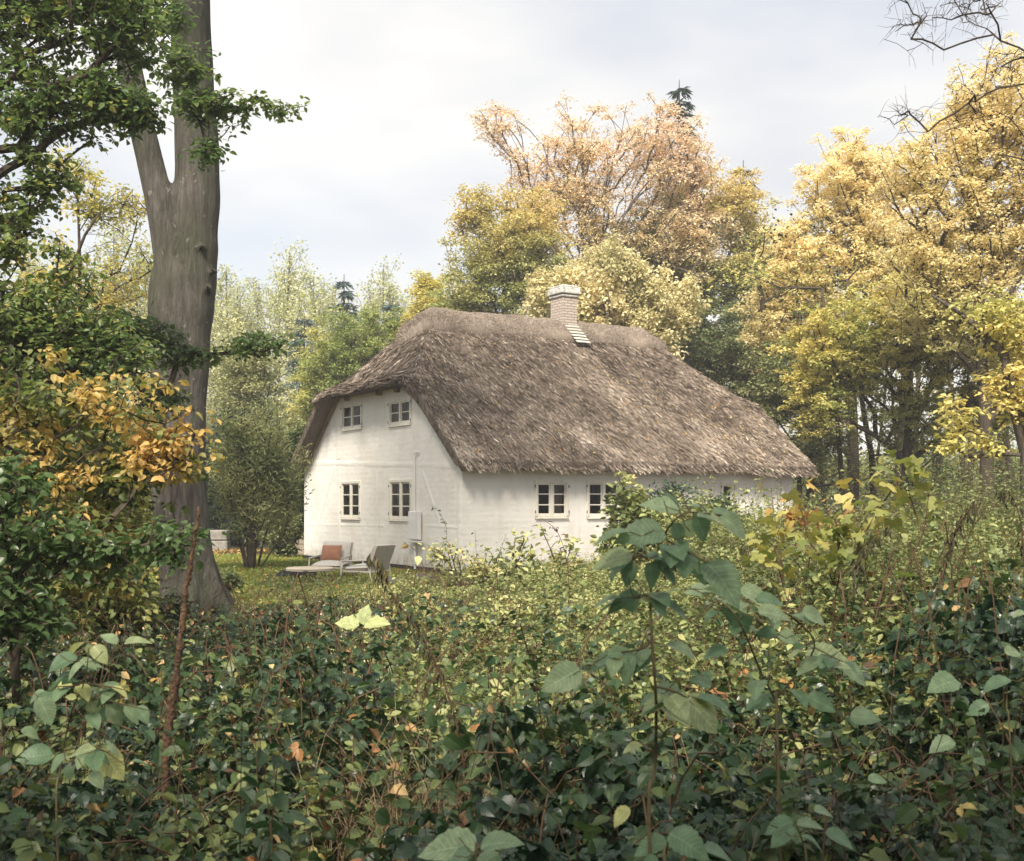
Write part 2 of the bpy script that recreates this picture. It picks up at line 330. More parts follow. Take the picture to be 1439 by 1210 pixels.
for a, b, w, th in [((430,650),(650,655),.16,.013), ((430,737),(540,739),.10,.009), ((600,738),(646,742),.10,.009),
              ((471,655),(441,760),.16,.024), ((477,655),(477,781),.16,.02), ((530,662),(529,792),.14,.02), ((588,648),(586,800),.14,.014),
              ((476,562),(476,645),.14,.015), ((583,556),(583,645),.13,.015), ((612,598),(590,650),.13,.022), ((594,662),(618,735),.13,.018),
              ((646,662),(646,803),.2,.026), ((431.5,655),(431.5,779),.17,.02), ((530,600),(530,645),.12,.01)]:
    band(g, gz(*a), gz(*b), w, th)
g.build('timber_framing', M_white, house, smooth=True)
g = G()
for x in (700, 812, 905, 985, 1065):
    u, _ = on_long(x, 700); band(g, (u,.2), (u,ZE), .16, .010, xl)
band(g, (.2,2.28), (LEN-.1,2.28), .2, .014, xl); band(g, (LEN-.1,.2), (LEN-.1,ZE), .18, .014, xl)
g.build('timber_framing', M_white, house, smooth=True)

glass_m, t, b = base_mat('window_glass', .03, .6)
trn = t.nodes.new('ShaderNodeBsdfTransparent'); trn.inputs[0].default_value = (.8,.8,.76,1); gl = t.nodes.new('ShaderNodeBsdfGlossy'); gl.inputs['Roughness'].default_value = .02
ms = t.nodes.new('ShaderNodeMixShader'); fr = t.nodes.new('ShaderNodeFresnel'); fr.inputs[0].default_value = 1.2
t.links.new(fr.outputs[0], ms.inputs[0]); t.links.new(trn.outputs[0], ms.inputs[1]); t.links.new(gl.outputs[0], ms.inputs[2]); t.links.new(ms.outputs[0], t.nodes['Material Output'].inputs[0])
M_curt = noisemat('curtain_cloth', [(.3,(.20,.165,.12)),(.7,(.30,.25,.19))], 3, 3, .9, stretch=(6,6,1))
M_iron = noisemat('iron', [(.3,(.05,.04,.035)),(.7,(.12,.10,.09))], 20, 3, .6)
def window(win, xf, rows, curtains, hinges=True, single=False):
    x0, x1, z0, z1 = win; cx = (x0+x1)/2
    def bx(g, a0, a1, d0, d1, c0, c1):
        A = np.array(xf(a0,d0,c0)); B = np.array(xf(a1,d1,c1)); g.box(np.minimum(A,B), np.maximum(A,B))
    o = .06; g = G()
    bx(g,x0-.012,x1+.012,-.028,.05,z1-o,z1+.012); bx(g,x0-.012,x0+o,-.028,.05,z0,z1-o); bx(g,x1-o,x1+.012,-.028,.05,z0,z1-o)
    bx(g,x0-.012,x1+.012,-.028,.05,z0-.012,z0+o-.01)
    if not single: bx(g,cx-.035,cx+.035,-.02,.05,z0+o-.01,z1-o)
    w = g.build('window', M_frame, house); bevel(w, .006)
    spans = [(x0+o, x1-o)] if single else [(x0+o, cx-.035), (cx+.035, x1-o)]
    for a, c in spans:
        g = G(); s = .035; q0, q1 = z0+o-.01, z1-o
        bx(g,a,a+s,.0,.04,q0,q1); bx(g,c-s,c,.0,.04,q0,q1); bx(g,a+s,c-s,.0,.04,q0,q0+s+.015); bx(g,a+s,c-s,.0,.04,q1-s,q1)
        for r in range(1, rows):
            zz = q0+(q1-q0)*r/rows; bx(g,a+s,c-s,.004,.036,zz-.014,zz+.014)
        bevel(g.build('sash', M_frame, w), .004)
    for a, c in spans: g = G(); g.add([xf(a+.03,.02,z0+o), xf(c-.03,.02,z0+o), xf(c-.03,.02,z1-o), xf(a+.03,.02,z1-o)], [np.array([[0,1,2,3]] if xf is xl else [[3,2,1,0]])]); g.build('glass', glass_m, w)
    g = G(); bx(g,x0-.01,x1+.01,-.05,-.03,z0-.025,z0-.008); bevel(g.build('sill', M_frame, w), .006)
    for fa, fb in curtains:
        a, c = x0+(x1-x0)*fa, x0+(x1-x0)*fb; n = 26; X = []
        for i in range(n):
            aa = a+(c-a)*i/(n-1); dd = .17+.02*math.sin(i*1.5)+.006*math.sin(i*3.7); X.append([xf(aa,dd,z0-.05), xf(aa,dd+.006,(z0+z1)/2), xf(aa,dd,z1+.03)])
        G().grid(np.array(X)).build('curtain', M_curt, w, smooth=True)
    if hinges:
        for zz in (z0+.16*(z1-z0), z0+.85*(z1-z0)):
            for aa, s in ((x0,-1),(x1,1)): g = G(); bx(g,aa+s*.012-.012,aa+s*.012+.012,-.036,-.029,zz-.03,zz+.03); g.build('hinge', M_iron, w)
    return w
window(GW[0], xg, 2, [(.5,1.0),(.1,.22)]); window(GW[1], xg, 2, [(.52,1.0),(.34,.46)]); window(GW[2], xg, 3, [(.5,1.),(.34,.42)]); window(GW[3], xg, 3, [(.3,1.0)])
window(LW[0], xl, 3, [(0,.12),(.62,.95)]); window(LW[1], xl, 3, [(.0,.2),(.85,1)]); window(LW[2], xl, 2, [(0,.4)], single=True)

M_vb = noisemat('brown_board', [(.3,(.20,.13,.08)),(.7,(.34,.25,.17))], 8, 4, .8)
# meter box, conduit and small wall hook on the gable
M_box = noisemat('white_plastic', [(.3,(.70,.69,.66)),(.7,(.78,.77,.74))], 3, 2, .8, spec=.2)
v0, zt = on_gable(594.5, 718.5); v1, zb_ = on_gable(580.5, 757.5)
mb = bevel(G().box((-.12, v0, zb_), (-.03, v1, zt)).build('meter_box', M_box, house), .012)
G().box((-.13, v0+.02, zb_+.02), (-.1225, v1-.02, zt-.02)).build('door_panel', M_box, mb)
G().box((-.19, v0-.14, zb_-.06), (-.05, v1+.02, zb_-.035)).build('shelf', M_box, mb)
vc, zc = on_gable(585.5, 639)
g = G(); g.tube([(-.045,vc-.22,zc+.06),(-.045,vc-.03,zc+.05),(-.045,vc,zc),(-.045,vc,zt+.0)], .016, 8); g.build('conduit', M_white, house)
g = G(); g.tube([(-.06,vc-.05,zb_-.06),(-.06,vc-.05,.1)], .03, 8); g.build('conduit', M_box, house)
ux, _ = on_long(1098, 700); g = G(); g.tube([(ux,-.05,2.5),(ux,-.05,.3)], .022, 8); g.box((ux-.04,-.09,1.75),(ux+.04,-.02,1.95)); g.build('downpipe', M_white, house)
g = G()
for v, z in [(W*.45,ZK-.06),(W*.34,ZK-.06),(W*.66,ZK-.06)]: G().box((-.12, v-.06, z-.06),(.0, v+.06, z+.04)).build('beam_end', M_vb, house)
for u in np.linspace(.5, LEN-.5, 9): G().box((u-.05,-.16,ZE-.07),(u+.05,.0,ZE+.0)).build('beam_end', M_vb, house)

# ---- thatch
TH = .36; OV = .32; OVB = .62
def smin(a, b, k):
    h = np.clip(.5+.5*(b-a)/k, 0, 1); return b*(1-h)+a*h-k*h*(1-h)
def roof_z(u, v, k=.35):
    f = ZE+SL*v; bk = ZE+SL*(W-v); hp = ZK+HS*np.where(u > 0, u, u*.4); uq = LEN-u; hq = ZK+HS*np.where(uq > 0, uq, uq*.4)
    return smin(smin(f, bk, .25), smin(hp, hq, .2), k)
def over(v):   # how far the thatch reaches past the gable: more under the half hip than along the verge
    a = 1/(1+np.exp(-(v-VK*.93)/.16)); b = 1/(1+np.exp((v-(W-VK*.93))/.06)); return .16+.36*a*b+.30*(v > W-VK)
nu, nv = 190, 170
vs = np.linspace(-OV, W+OVB, nv); base = np.linspace(0, 1, nu)
U = np.zeros((nv, nu)); V2 = np.zeros((nv, nu))
for i, v in enumerate(vs):
    e = float(over(v)); U[i] = -e+(LEN+2*e+.38)*base; V2[i] = v
lump = (vnoise(U, V2, 11, .9)-.5)*.09+(vnoise(U, V2, 12, .3)-.5)*.05+(vnoise(U*1.0, V2*3, 13, .25)-.5)*.03
edge = np.clip(np.minimum(np.minimum(V2+OV, W+OVB-V2), np.minimum(U+over(V2), LEN+.38+over(V2)-U))/.25, 0, 1)
Zt = roof_z(U, V2)+TH+lump-.12*(1-edge)**2
Zb = np.minimum(np.minimum(np.maximum(ZE+SL*V2, ZE), np.maximum(ZE+SL*(W-V2), ZE)), np.minimum(np.maximum(ZK+HS*U, ZK), np.maximum(ZK+HS*(LEN-U), ZK)))
Zb = np.minimum(Zb, Zt-.05)+.004
def inset(U, V2, e):  return U, V2
top = np.stack([U, V2, Zt], -1); bot = np.stack([U, V2, Zb], -1)
def thatch_mat(name, stops, dark):
    m, t, b = base_mat(name, .95, .1); L = t.links; c = t.nodes.new('ShaderNodeTexCoord')
    def nz(s, d, st=(1,1,1), ro=.6):
        mp = t.nodes.new('ShaderNodeMapping'); mp.inputs['Scale'].default_value = st; L.new(c.outputs['Object'], mp.inputs[0])
        n = t.nodes.new('ShaderNodeTexNoise'); n.inputs['Scale'].default_value = s; n.inputs['Detail'].default_value = d; n.inputs['Roughness'].default_value = ro; L.new(mp.outputs[0], n.inputs['Vector']); return n.outputs[0]
    r = ramp(t, stops); a = t.nodes.new('ShaderNodeMath'); a.operation = 'MULTIPLY_ADD'; a.inputs[1].default_value = .45
    m1 = t.nodes.new('ShaderNodeMath'); m1.operation = 'MULTIPLY'; m1.inputs[1].default_value = .55
    L.new(nz(.9,5), m1.inputs[0]); L.new(nz(40,6,(1,.18,.18)), a.inputs[0]); L.new(m1.outputs[0], a.inputs[2]); L.new(a.outputs[0], r.inputs[0]); L.new(r.outputs[0], b.inputs['Base Color'])
    bp = t.nodes.new('ShaderNodeBump'); bp.inputs['Strength'].default_value = 1; bp.inputs['Distance'].default_value = .05; L.new(nz(38,6,(1,.2,.2),.7), bp.inputs['Height']); L.new(bp.outputs[0], b.inputs['Normal'])
    return m
M_th = thatch_mat('thatch', [(.3,(.066,.052,.042)),(.48,(.163,.134,.107)),(.66,(.30,.24,.19))], 0)
g = G(); g.grid(top); g.grid(bot, flip=True)
for A_, B_ in ((top[0], bot[0]), (top[-1], bot[-1]), (top[:,0], bot[:,0]), (top[:,-1], bot[:,-1])):
    mid = (A_+B_)/2+np.random.default_rng(5).normal(0,.012,A_.shape); g.grid(np.stack([A_, mid, B_]))
thatch = g.build('thatch', M_th, house, smooth=True)

def slope_dir(u, v):
    e = .03; gx = (roof_z(u+e, v)-roof_z(u-e, v))/(2*e); gy = (roof_z(u, v+e)-roof_z(u, v-e))/(2*e)
    d = norm(np.stack([-gx, -gy, -(gx**2+gy**2)], -1)); n = norm(np.stack([-gx, -gy, np.ones_like(gx)], -1)); return d, n
def lumpf(u, v): return (vnoise(u, v, 11, .9)-.5)*.09+(vnoise(u, v, 12, .3)-.5)*.05+(vnoise(u, v*3, 13, .25)-.5)*.03
T_STRAW = (np.array([(-.5,0,0),(.5,0,0),(.35,1,0),(-.35,1,0)], float)*np.array([.085,1,1]), [np.array([[0,1,2,3]])], np.zeros((4,2)))
rg = np.random.default_rng(21)
M_straw = leafmat('straw', [(0,(.036,.026,.019)),(.24,(.135,.105,.080)),(.5,(.29,.235,.185)),(.8,(.52,.44,.36)),(1,(.78,.70,.60))], .85, .0, spec=.15)
n = 300000; v = rg.uniform(-OV, W+OVB, n); u = rg.uniform(0, 1, n)*(LEN+1.2)-.5; q_ = (v < W*.56) | (u < 3.2) | (rg.random(n) < .15); u, v = u[q_], v[q_]; m = u > -over(v)+.02; m &= u < LEN+.36+over(v); u, v = u[m], v[m]
d, nr = slope_dir(u, v); n = len(u); lay = vnoise(u*.7, v*1.1, 31, .5); lay2 = vnoise(u, v*.8, 32, .16); pale = vnoise(u+v*.7, v*.6, 33, 1.1)
z = roof_z(u, v)+TH+lumpf(u, v)
keep = z < 99
ed = np.minimum(v+OV, u+over(v)); z = z-.12*(1-np.clip(ed/.25,0,1))**2
p = np.stack([u, v, z], 1)+nr*rg.uniform(-.01,.012,(n,1)); side = norm(np.cross(d, nr))
dd = norm(d+nr*rg.uniform(.0,.24,(n,1))+side*rg.normal(0,.15,(n,1)))
tint = np.clip(.12+.5*pale*lay+.42*lay2*rg.random(n)+rg.normal(0,.12,n)+(rg.random(n) < .05)*.35+.16*np.clip((2.8-v)/2.8,0,1)*lay, 0, 1)
g = G(); g.leaves(T_STRAW, p, dd, norm(nr+side*rg.normal(0,.5,(n,1))), rg.uniform(.07,.24,n), tint)
# drooping ends at the eave and the verge
n = 9000; u = rg.uniform(-.1, LEN+.5, n); e = rg.uniform(0, .07, n); p = np.stack([u, -OV+e, ZE+rg.uniform(.0,.2,n)], 1)
g.leaves(T_STRAW, p, norm(np.stack([rg.normal(0,.25,n), -.75+rg.normal(0,.15,n), -.6+rg.normal(0,.1,n)],1)), norm(np.stack([rg.normal(0,.3,n),-.5+0*u,1+0*u],1)), rg.uniform(.03,.09,n), np.clip(rg.normal(.3,.2,n),0,1))
n = 14000; v = rg.uniform(-OV, W+OVB, n); zz0 = np.maximum(np.minimum(np.minimum(ZE+SL*v, ZE+SL*(W-v)), ZK), ZE); zz1 = roof_z(-over(v), v)+TH-.12; f = rg.random(n)
p = np.stack([-over(v)+.02, v, zz0+(zz1-zz0)*f], 1); sg = np.where(v < VK, -1., np.where(v > W-VK, 1., 0.))
g.leaves(T_STRAW, p, norm(np.stack([-.5+rg.normal(0,.2,n), sg*.6+rg.normal(0,.2,n), -.55+rg.normal(0,.15,n)],1)), norm(rg.normal(0,1,(n,3))), rg.uniform(.03,.08,n), np.clip(rg.normal(.2,.14,n),0,1))
g.build('straw_surface', M_straw, thatch)
# a few yellow leaves lying on the thatch
n = 900; v = rg.uniform(-.2, 3.6, n); u = rg.uniform(.3, LEN, n); m = rg.random(n) < .25+.75*(u/LEN)*(1-v/4); u, v = u[m], v[m]; d, nr = slope_dir(u, v); n = len(u)
M_lit = leafmat('litter_leaf', [(0,BRN),(.3,ORG),(.6,YEL),(1,(.55,.45,.16))], .7, .2)
g = G(); g.leaves(T_MID, np.stack([u, v, roof_z(u,v)+TH+.05],1), norm(d+rg.normal(0,.7,(n,3))), nr+rg.normal(0,.2,(n,3)), rg.uniform(.05,.08,n), rg.random(n)); g.build('fallen_leaves', M_lit, thatch)
# ridge cap of heather
RC0, RC1 = 1.35, LEN-1.35; ns = 130; rad = .80
def stadium(s, r):   # s in 0..1 round the ridge line, r metres from it
    Ls = RC1-RC0; per = 2*Ls+2*pi*.8; q = s*per
    if q < Ls: return RC0+q, W/2-r
    q -= Ls
    if q < pi*.8: a = q/.8; return RC1+r*math.sin(a), W/2-r*math.cos(a)
    q -= pi*.8
    if q < Ls: return RC1-q, W/2+r
    a = (q-Ls)/.8; return RC0-r*math.sin(a), W/2+r*math.cos(a)
prof_r = [(0,.20),(.10,.20),(.20,.22),(.33,.23),(.45,.23),(.55,.22),(.62,.17),(.66,.09),(.63,-.06)]
X = []
for r, dz in prof_r:
    row = []
    for s in np.linspace(0, 1, ns*2):
        wv = 1+.05*math.sin(s*40)+.04*math.sin(s*97+1); uu, vv = stadium(s, r*wv); z = float(roof_z(uu, vv))+TH+dz+(float(vnoise(uu,vv,41,.35))-.5)*.06*(dz > 0)+(float(vnoise(uu,vv,42,1.2))-.5)*.07
        row.append((uu, vv, z))
    X.append(row)
X = np.array(X); M_rc = thatch_mat('ridge_heather', [(.3,(.11,.085,.066)),(.5,(.235,.195,.158)),(.7,(.38,.31,.25))], 0)
rc = G().grid(X, flip=True).build('ridge_cap', M_rc, house, smooth=True)
n = 34000; s = rg.random(n); r = .66*np.sqrt(rg.random(n)); uv = np.array([stadium(a, b_) for a, b_ in zip(s, r)]); dz = np.interp(r, [q[0] for q in prof_r[:8]], [q[1] for q in prof_r[:8]])
z = roof_z(uv[:,0], uv[:,1])+TH+dz+(vnoise(uv[:,0],uv[:,1],41,.35)-.5)*.06+(vnoise(uv[:,0],uv[:,1],42,1.2)-.5)*.07
dd = rg.normal(0,1,(n,3)); dd[:,2] = np.abs(dd[:,2])*.5
g = G(); g.leaves(T_STRAW, np.stack([uv[:,0],uv[:,1],z-.01],1), norm(dd), norm(rg.normal(0,1,(n,3))), rg.uniform(.03,.085,n), np.clip(rg.normal(.38,.2,n)+(rg.random(n) < .05)*.4,0,1)); g.build('heather_sprigs', M_straw, rc)
# chimney
UC = 5.83; VC = W/2; cw, cd = .235, .30
bm, t, b = base_mat('chimney_brick', .9, .15); c = t.nodes.new('ShaderNodeTexCoord'); sx = t.nodes.new('ShaderNodeSeparateXYZ'); t.links.new(c.outputs['Object'], sx.inputs[0])
ad = t.nodes.new('ShaderNodeMath'); t.links.new(sx.outputs[0], ad.inputs[0]); t.links.new(sx.outputs[1], ad.inputs[1]); cb = t.nodes.new('ShaderNodeCombineXYZ'); t.links.new(ad.outputs[0], cb.inputs[0]); t.links.new(sx.outputs[2], cb.inputs[1])
bt = t.nodes.new('ShaderNodeTexBrick'); bt.inputs['Scale'].default_value = 1; bt.inputs['Brick Width'].default_value = .22; bt.inputs['Row Height'].default_value = .075; bt.inputs['Mortar Size'].default_value = .012
bt.inputs['Color1'].default_value = (.50,.44,.385,1); bt.inputs['Color2'].default_value = (.42,.35,.30,1); bt.inputs['Mortar'].default_value = (.26,.22,.19,1)
t.links.new(cb.outputs[0], bt.inputs['Vector']); t.links.new(bt.outputs[0], b.inputs['Base Color']); bp = t.nodes.new('ShaderNodeBump'); bp.inputs['Strength'].default_value = .9; bp.inputs['Distance'].default_value = .02; bp.invert = True; t.links.new(bt.outputs['Fac'], bp.inputs['Height']); t.links.new(bp.outputs[0], b.inputs['Normal'])
g = G(); g.box((UC-cw,VC-cd,5.5),(UC+cw,VC+cd,7.36))
ch = g.build('chimney', bm, house)
M_cap = noisemat('weathered_plaster', [(.35,(.30,.29,.27)),(.55,(.55,.53,.49)),(.7,(.68,.66,.62))], 9, 6, .9, .5)
g = G(); g.box((UC-cw-.04,VC-cd-.04,7.30),(UC+cw+.04,VC+cd+.04,7.37)); g.box((UC-cw-.075,VC-cd-.075,7.385),(UC+cw+.075,VC+cd+.075,7.56)); g.box((UC-cw-.03,VC-cd-.03,7.56),(UC+cw+.03,VC+cd+.03,7.63))
bevel(g.build('chimney_cap', M_cap, ch), .03, 3)
M_slat = noisemat('pale_board', [(.3,(.50,.46,.38)),(.7,(.66,.62,.53))], 10, 4, .8)
g = G()
for k in range(6):
    v_ = VC-cd-.02-k*.105; z_ = float(roof_z(UC+.0, v_-.05))+TH+.27-.008*k; Mx = Matrix.Translation((UC+.02, v_, z_))@Matrix.Rotation(math.atan(SL)*.62, 4, 'X'); g.box((-.22,-.12,-.015),(.22,.0,.012), Mx)
bevel(g.build('ridge_board', M_slat, house), .005)
# verge boards
for a_, b_, s in (((-.10,ZE-.02),(VK+.05,ZK-.02),1), ((W+.1,ZE-.02),(W-VK-.05,ZK-.02),-1)):
    p0 = np.array([0,a_[0],a_[1]-.1]); p1 = np.array([0,b_[0],b_[1]-.06]); 
    V = []; g = G()
    for xx in (-.075,-.03):
        for q in (p0,p1):
            V += [(xx,q[1],q[2]),(xx,q[1],q[2]+.12)]
    g.add(V, [np.array([[0,1,3,2],[4,6,7,5],[0,4,5,1],[2,3,7,6],[1,5,7,3],[0,2,6,4]])]); g.build('verge_board', M_vb, house)

# ---------------------------------------------------------------- trees
def skeleton(rng, trunk, tips, step=.7, up=.12, wig=.06, climb=.45):
    cap = len(trunk)+len(tips)*30; nd = np.zeros((cap, 3)); par = np.full(cap, -1); n = len(trunk); nd[:n] = trunk; par[1:n] = np.arange(n-1); nt0 = n; br = []; ends = []
    ax = np.asarray(trunk).mean(0); order = np.argsort(np.linalg.norm((tips-ax)[:, :2], axis=1)+rng.random(len(tips))*1.5)
    for i in order:
        tp = tips[i]; df = tp-nd[:n]; d = np.linalg.norm(df, axis=1); hd = np.linalg.norm(df[:, :2], axis=1)
        cost = d+2.2*np.maximum(0, nd[:n, 2]-(tp[2]-climb*hd)); k = int(np.argmin(cost)); s = nd[k]; L = d[k]; m = max(2, int(L/step)+1)
        if n+m > cap: break
        c = s+(tp-s)*.5+np.array([0, 0, up*L])+rng.normal(0, wig*L, 3); t = np.linspace(0, 1, m+1)[1:, None]
        pts = (1-t)**2*s+2*t*(1-t)*c+t*t*tp; pts[:-1] += rng.normal(0, .03*step, (m-1, 3))
        idx = np.arange(n, n+m); nd[idx] = pts; par[idx] = np.concatenate([[k], idx[:-1]]); br.append(np.concatenate([[k], idx])); ends.append(n+m-1); n += m
    cnt = np.zeros(n)
    for e in ends: cnt[e] += 1
    for i in range(n-1, 0, -1):
        if par[i] >= 0: cnt[par[i]] += cnt[i]
    return nd[:n], par[:n], cnt, br, nt0
def lobes_tips(rng, lobes, n, shell=.45):
    """branch tips spread through ellipsoidal lobes (cx, cy, cz, rx, ry, rz), denser towards their outside"""
    lb = np.array(lobes, float); w = lb[:,3]*lb[:,4]*lb[:,5]; w = w**.7; k = rng.choice(len(lb), n, p=w/w.sum()); d = norm(rng.normal(0, 1, (n, 3))); r = rng.random(n)**shell*np.exp(np.clip(rng.normal(0,.2,n),-.5,.16))
    return lb[k, :3]+d*r[:, None]*lb[k, 3:6]
def tree(name, label, cat, base, lobes, tips, lpt, pad, lsize, mat, bark, rad=.25, group=None, tmpl=None, tintf=None, top=None, lean=(0,0), flat=.45, droop=.25, spread=.5,
         twigs=3, seed=1, up=.12, tip_r=.009, shell=.45, lower=.5, wig=.06, kmin=3, climb=.45, crown='foliage', along=.35, trunkpts=None, root=None):
    rng = np.random.default_rng(seed); base = np.array(base, float); tmpl = tmpl or T_DIA
    lb = np.array(lobes, float); ztop = top if top else (lb[:,2]+lb[:,5]*.3).max(); m = 14; t = np.linspace(0, 1, m)
    if trunkpts is None:
        tr = np.stack([base[0]+lean[0]*t**1.5+np.cumsum(rng.normal(0,.05,m))*.6, base[1]+lean[1]*t**1.5+np.cumsum(rng.normal(0,.05,m))*.6, base[2]-.15+(ztop-base[2]+.15)*t], 1)
    else: tr = np.array(trunkpts, float); m = len(tr); t = np.linspace(0, 1, m)
    tp = lobes_tips(rng, lobes, tips, shell); nd, par, cnt, br, nt0 = skeleton(rng, tr, tp, step=max(.35, pad*.9), up=up, wig=wig, climb=climb)
    o = empty(name, tuple(base)) if root is None else root
    if label: tag(o, label, cat, group)
    g = G(); rt = rad*(1-.86*t)*(1+.5*np.exp(-t*14)); g.tube(tr-base, rt, 9)
    g.build('trunk', bark, o, smooth=True)
    g = G(); tw = G(); rmax = np.full(len(nd), 9.); rr = tip_r*np.maximum(cnt, 1)**.47
    lim = np.interp(nd[:, 2], tr[:, 2], rt) if trunkpts is None else np.full(len(nd), rad*.6)
    rr = np.minimum(rr, lim*.62)
    for b in br:
        if len(b) > 1:
            r = rr[b].copy(); r[0] = r[1]; g.tube(nd[b]-base, r, kmin if r[1] < .03 else 6, caps=False)
    L = G(); pos = []; pt = []
    ptint = vnoise(tp[:,0]+tp[:,2]*.6, tp[:,1]+tp[:,2], seed, 1.3)*.7+rng.random(len(tp))*.3
    ends = nd[[b[-1] for b in br]]; order = np.arange(len(ends))
    e2 = np.array([nd[b[max(0, len(b)-2)]] for b in br])
    ptint = vnoise(ends[:,0]+ends[:,2]*.6, ends[:,1]+ends[:,2], seed, 1.3)*.65+rng.random(len(ends))*.35
    ne = len(ends); k = np.repeat(order, lpt); n = len(k); f = rng.random(n)*(rng.random(n) < along)
    c = ends[k]+(e2[k]-ends[k])*f[:, None]; sc_ = rng.uniform(.6, 1.25, ne)[k]
    q = norm(rng.normal(0, 1, (n, 3)))*(rng.random((n, 1))**.6)*np.array([pad, pad, pad*flat])*sc_[:, None]; ps = c+q; ps[:, 2] -= .25*pad*(np.linalg.norm(q[:, :2], axis=1)/pad)**2
    dr, nr = rdirs(rng, n, droop, spread); out_ = q.copy(); dr = norm(dr+norm(out_)*.7)
    tt = ptint[k]*.75+rng.random(n)*.25
    if tintf is not None: tt = tintf(ps, tt, rng)
    L.leaves(tmpl, ps-base, dr, nr, lsize*rng.uniform(.65, 1.25, n), np.clip(tt, 0, 1))
    if twigs:
        sel = rng.integers(0, n, ne*twigs); a = c[sel]; b = ps[sel]; mid = (a+b)/2+rng.normal(0, .04*pad, a.shape); w = max(tip_r*.6, .003)
        off = np.array([[1,0,0],[-.5,.87,0],[-.5,-.87,0]])*w
        V = np.concatenate([(a-base)[:, None]+off[None], (mid-base)[:, None]+off[None]*.8, (b-base)[:, None]+off[None]*.4], 1); o_ = (np.arange(len(a))*9)[:, None, None]
        qd = np.array([(i+r*3, (i+1)%3+r*3, (i+1)%3+3+r*3, i+3+r*3) for r in (0,1) for i in range(3)]); g.add(V.reshape(-1,3), [(o_+qd[None]).reshape(-1,4)])
    g.build('branches', bark, o)
    L.build(crown, mat, o); return o
def copy_tree(o, loc, rz=0, s=1, label=None):
    r = o.copy(); COL.objects.link(r); r.location = loc; r.rotation_euler = (0, 0, rz); r.scale = (s, s, s)
    if label: r['label'] = label
    for ch in list(o.children):
        c = ch.copy(); COL.objects.link(c); c.parent = r
    return r
def lob(Z, boxes, dep=1.0):   # lobes from photo boxes (x0, y0, x1, y1) at depth Z, with real thickness in depth
    r = []
    for b in boxes:
        x0, y0, x1, y1 = b[:4]; dz = b[4] if len(b) > 4 else 0; c = P((x0+x1)/2, (y0+y1)/2, Z+dz); rx = (x1-x0)/2*(Z+dz)/F; rz = (y1-y0)/2*(Z+dz)/F; r.append((c[0], c[1], c[2], rx, max(rx, rz)*.8*dep, rz))
    return r
def gp(x, Z): p = P(x, HZ, Z); return (p[0], Z, float(gh(p[0], Z)))

M_beech = leafmat('beech_autumn_leaf', [(0,(.38,.38,.19)),(.3,(.64,.56,.31)),(.6,(.80,.65,.44)),(1,(.80,.63,.51))], .6, .35)
M_gy = leafmat('green_gold_leaf', [(0,(.17,.25,.10)),(.4,(.33,.38,.15)),(.7,(.58,.50,.21)),(1,(.74,.56,.28))], .6, .35)
M_gold = leafmat('golden_leaf', [(0,(.24,.28,.10)),(.25,(.50,.47,.19)),(.6,(.78,.68,.38)),(.9,(.88,.76,.49)),(1,(.78,.60,.40))], .6, .4)
M_cream = leafmat('cream_leaf', [(0,(.20,.21,.09)),(.4,(.56,.51,.27)),(.8,(.84,.75,.48)),(1,(.90,.82,.58))], .6, .35)
M_pop = leafmat('poplar_leaf', [(0,(.34,.38,.19)),(.6,(.58,.58,.32)),(1,(.70,.66,.38))], .6, .35)
M_fir = leafmat('conifer_needle', [(0,(.015,.04,.03)),(1,(.05,.095,.07))], .6, .1)
M_dk = leafmat('dark_leaf', [(0,(.018,.035,.014)),(.6,(.045,.075,.022)),(1,(.10,.12,.03))], .45, .25)
M_olive = leafmat('olive_leaf', [(0,(.09,.12,.05)),(.6,(.24,.27,.11)),(1,(.42,.40,.19))], .5, .3)
M_yg = leafmat('yellow_green_leaf', [(0,(.14,.20,.06)),(.5,(.36,.40,.13)),(.8,(.64,.56,.20)),(1,(.82,.66,.28))], .55, .4)
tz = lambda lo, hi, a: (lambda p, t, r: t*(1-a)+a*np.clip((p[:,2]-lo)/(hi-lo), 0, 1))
BACK = 'trees standing behind the cottage'
# the big beech: sparse rust-pink crown, visible limbs
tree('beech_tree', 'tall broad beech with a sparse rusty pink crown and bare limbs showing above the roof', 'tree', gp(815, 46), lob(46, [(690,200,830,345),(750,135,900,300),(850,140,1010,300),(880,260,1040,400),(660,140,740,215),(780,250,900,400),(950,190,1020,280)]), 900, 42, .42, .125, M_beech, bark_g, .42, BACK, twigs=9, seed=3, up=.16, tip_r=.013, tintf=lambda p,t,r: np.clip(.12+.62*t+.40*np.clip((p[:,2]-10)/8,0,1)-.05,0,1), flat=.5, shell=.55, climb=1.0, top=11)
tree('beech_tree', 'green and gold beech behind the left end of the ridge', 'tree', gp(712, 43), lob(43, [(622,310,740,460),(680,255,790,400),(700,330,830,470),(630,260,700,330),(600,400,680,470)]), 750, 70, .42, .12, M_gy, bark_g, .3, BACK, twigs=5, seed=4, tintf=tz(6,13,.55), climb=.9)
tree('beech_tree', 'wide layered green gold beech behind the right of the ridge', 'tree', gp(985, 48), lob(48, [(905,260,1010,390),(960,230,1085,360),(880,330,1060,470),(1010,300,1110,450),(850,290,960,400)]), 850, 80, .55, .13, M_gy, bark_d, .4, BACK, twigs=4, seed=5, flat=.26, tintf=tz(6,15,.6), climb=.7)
tree('hornbeam_tree', 'dark olive tree low behind the right roof slope', 'tree', gp(1005, 41), lob(41, [(900,400,1010,540),(960,420,1090,600),(1020,460,1120,640)]), 520, 80, .42, .12, M_olive, bark_d, .3, BACK, twigs=4, seed=6, flat=.3, tintf=lambda p,t,r: t*.75)
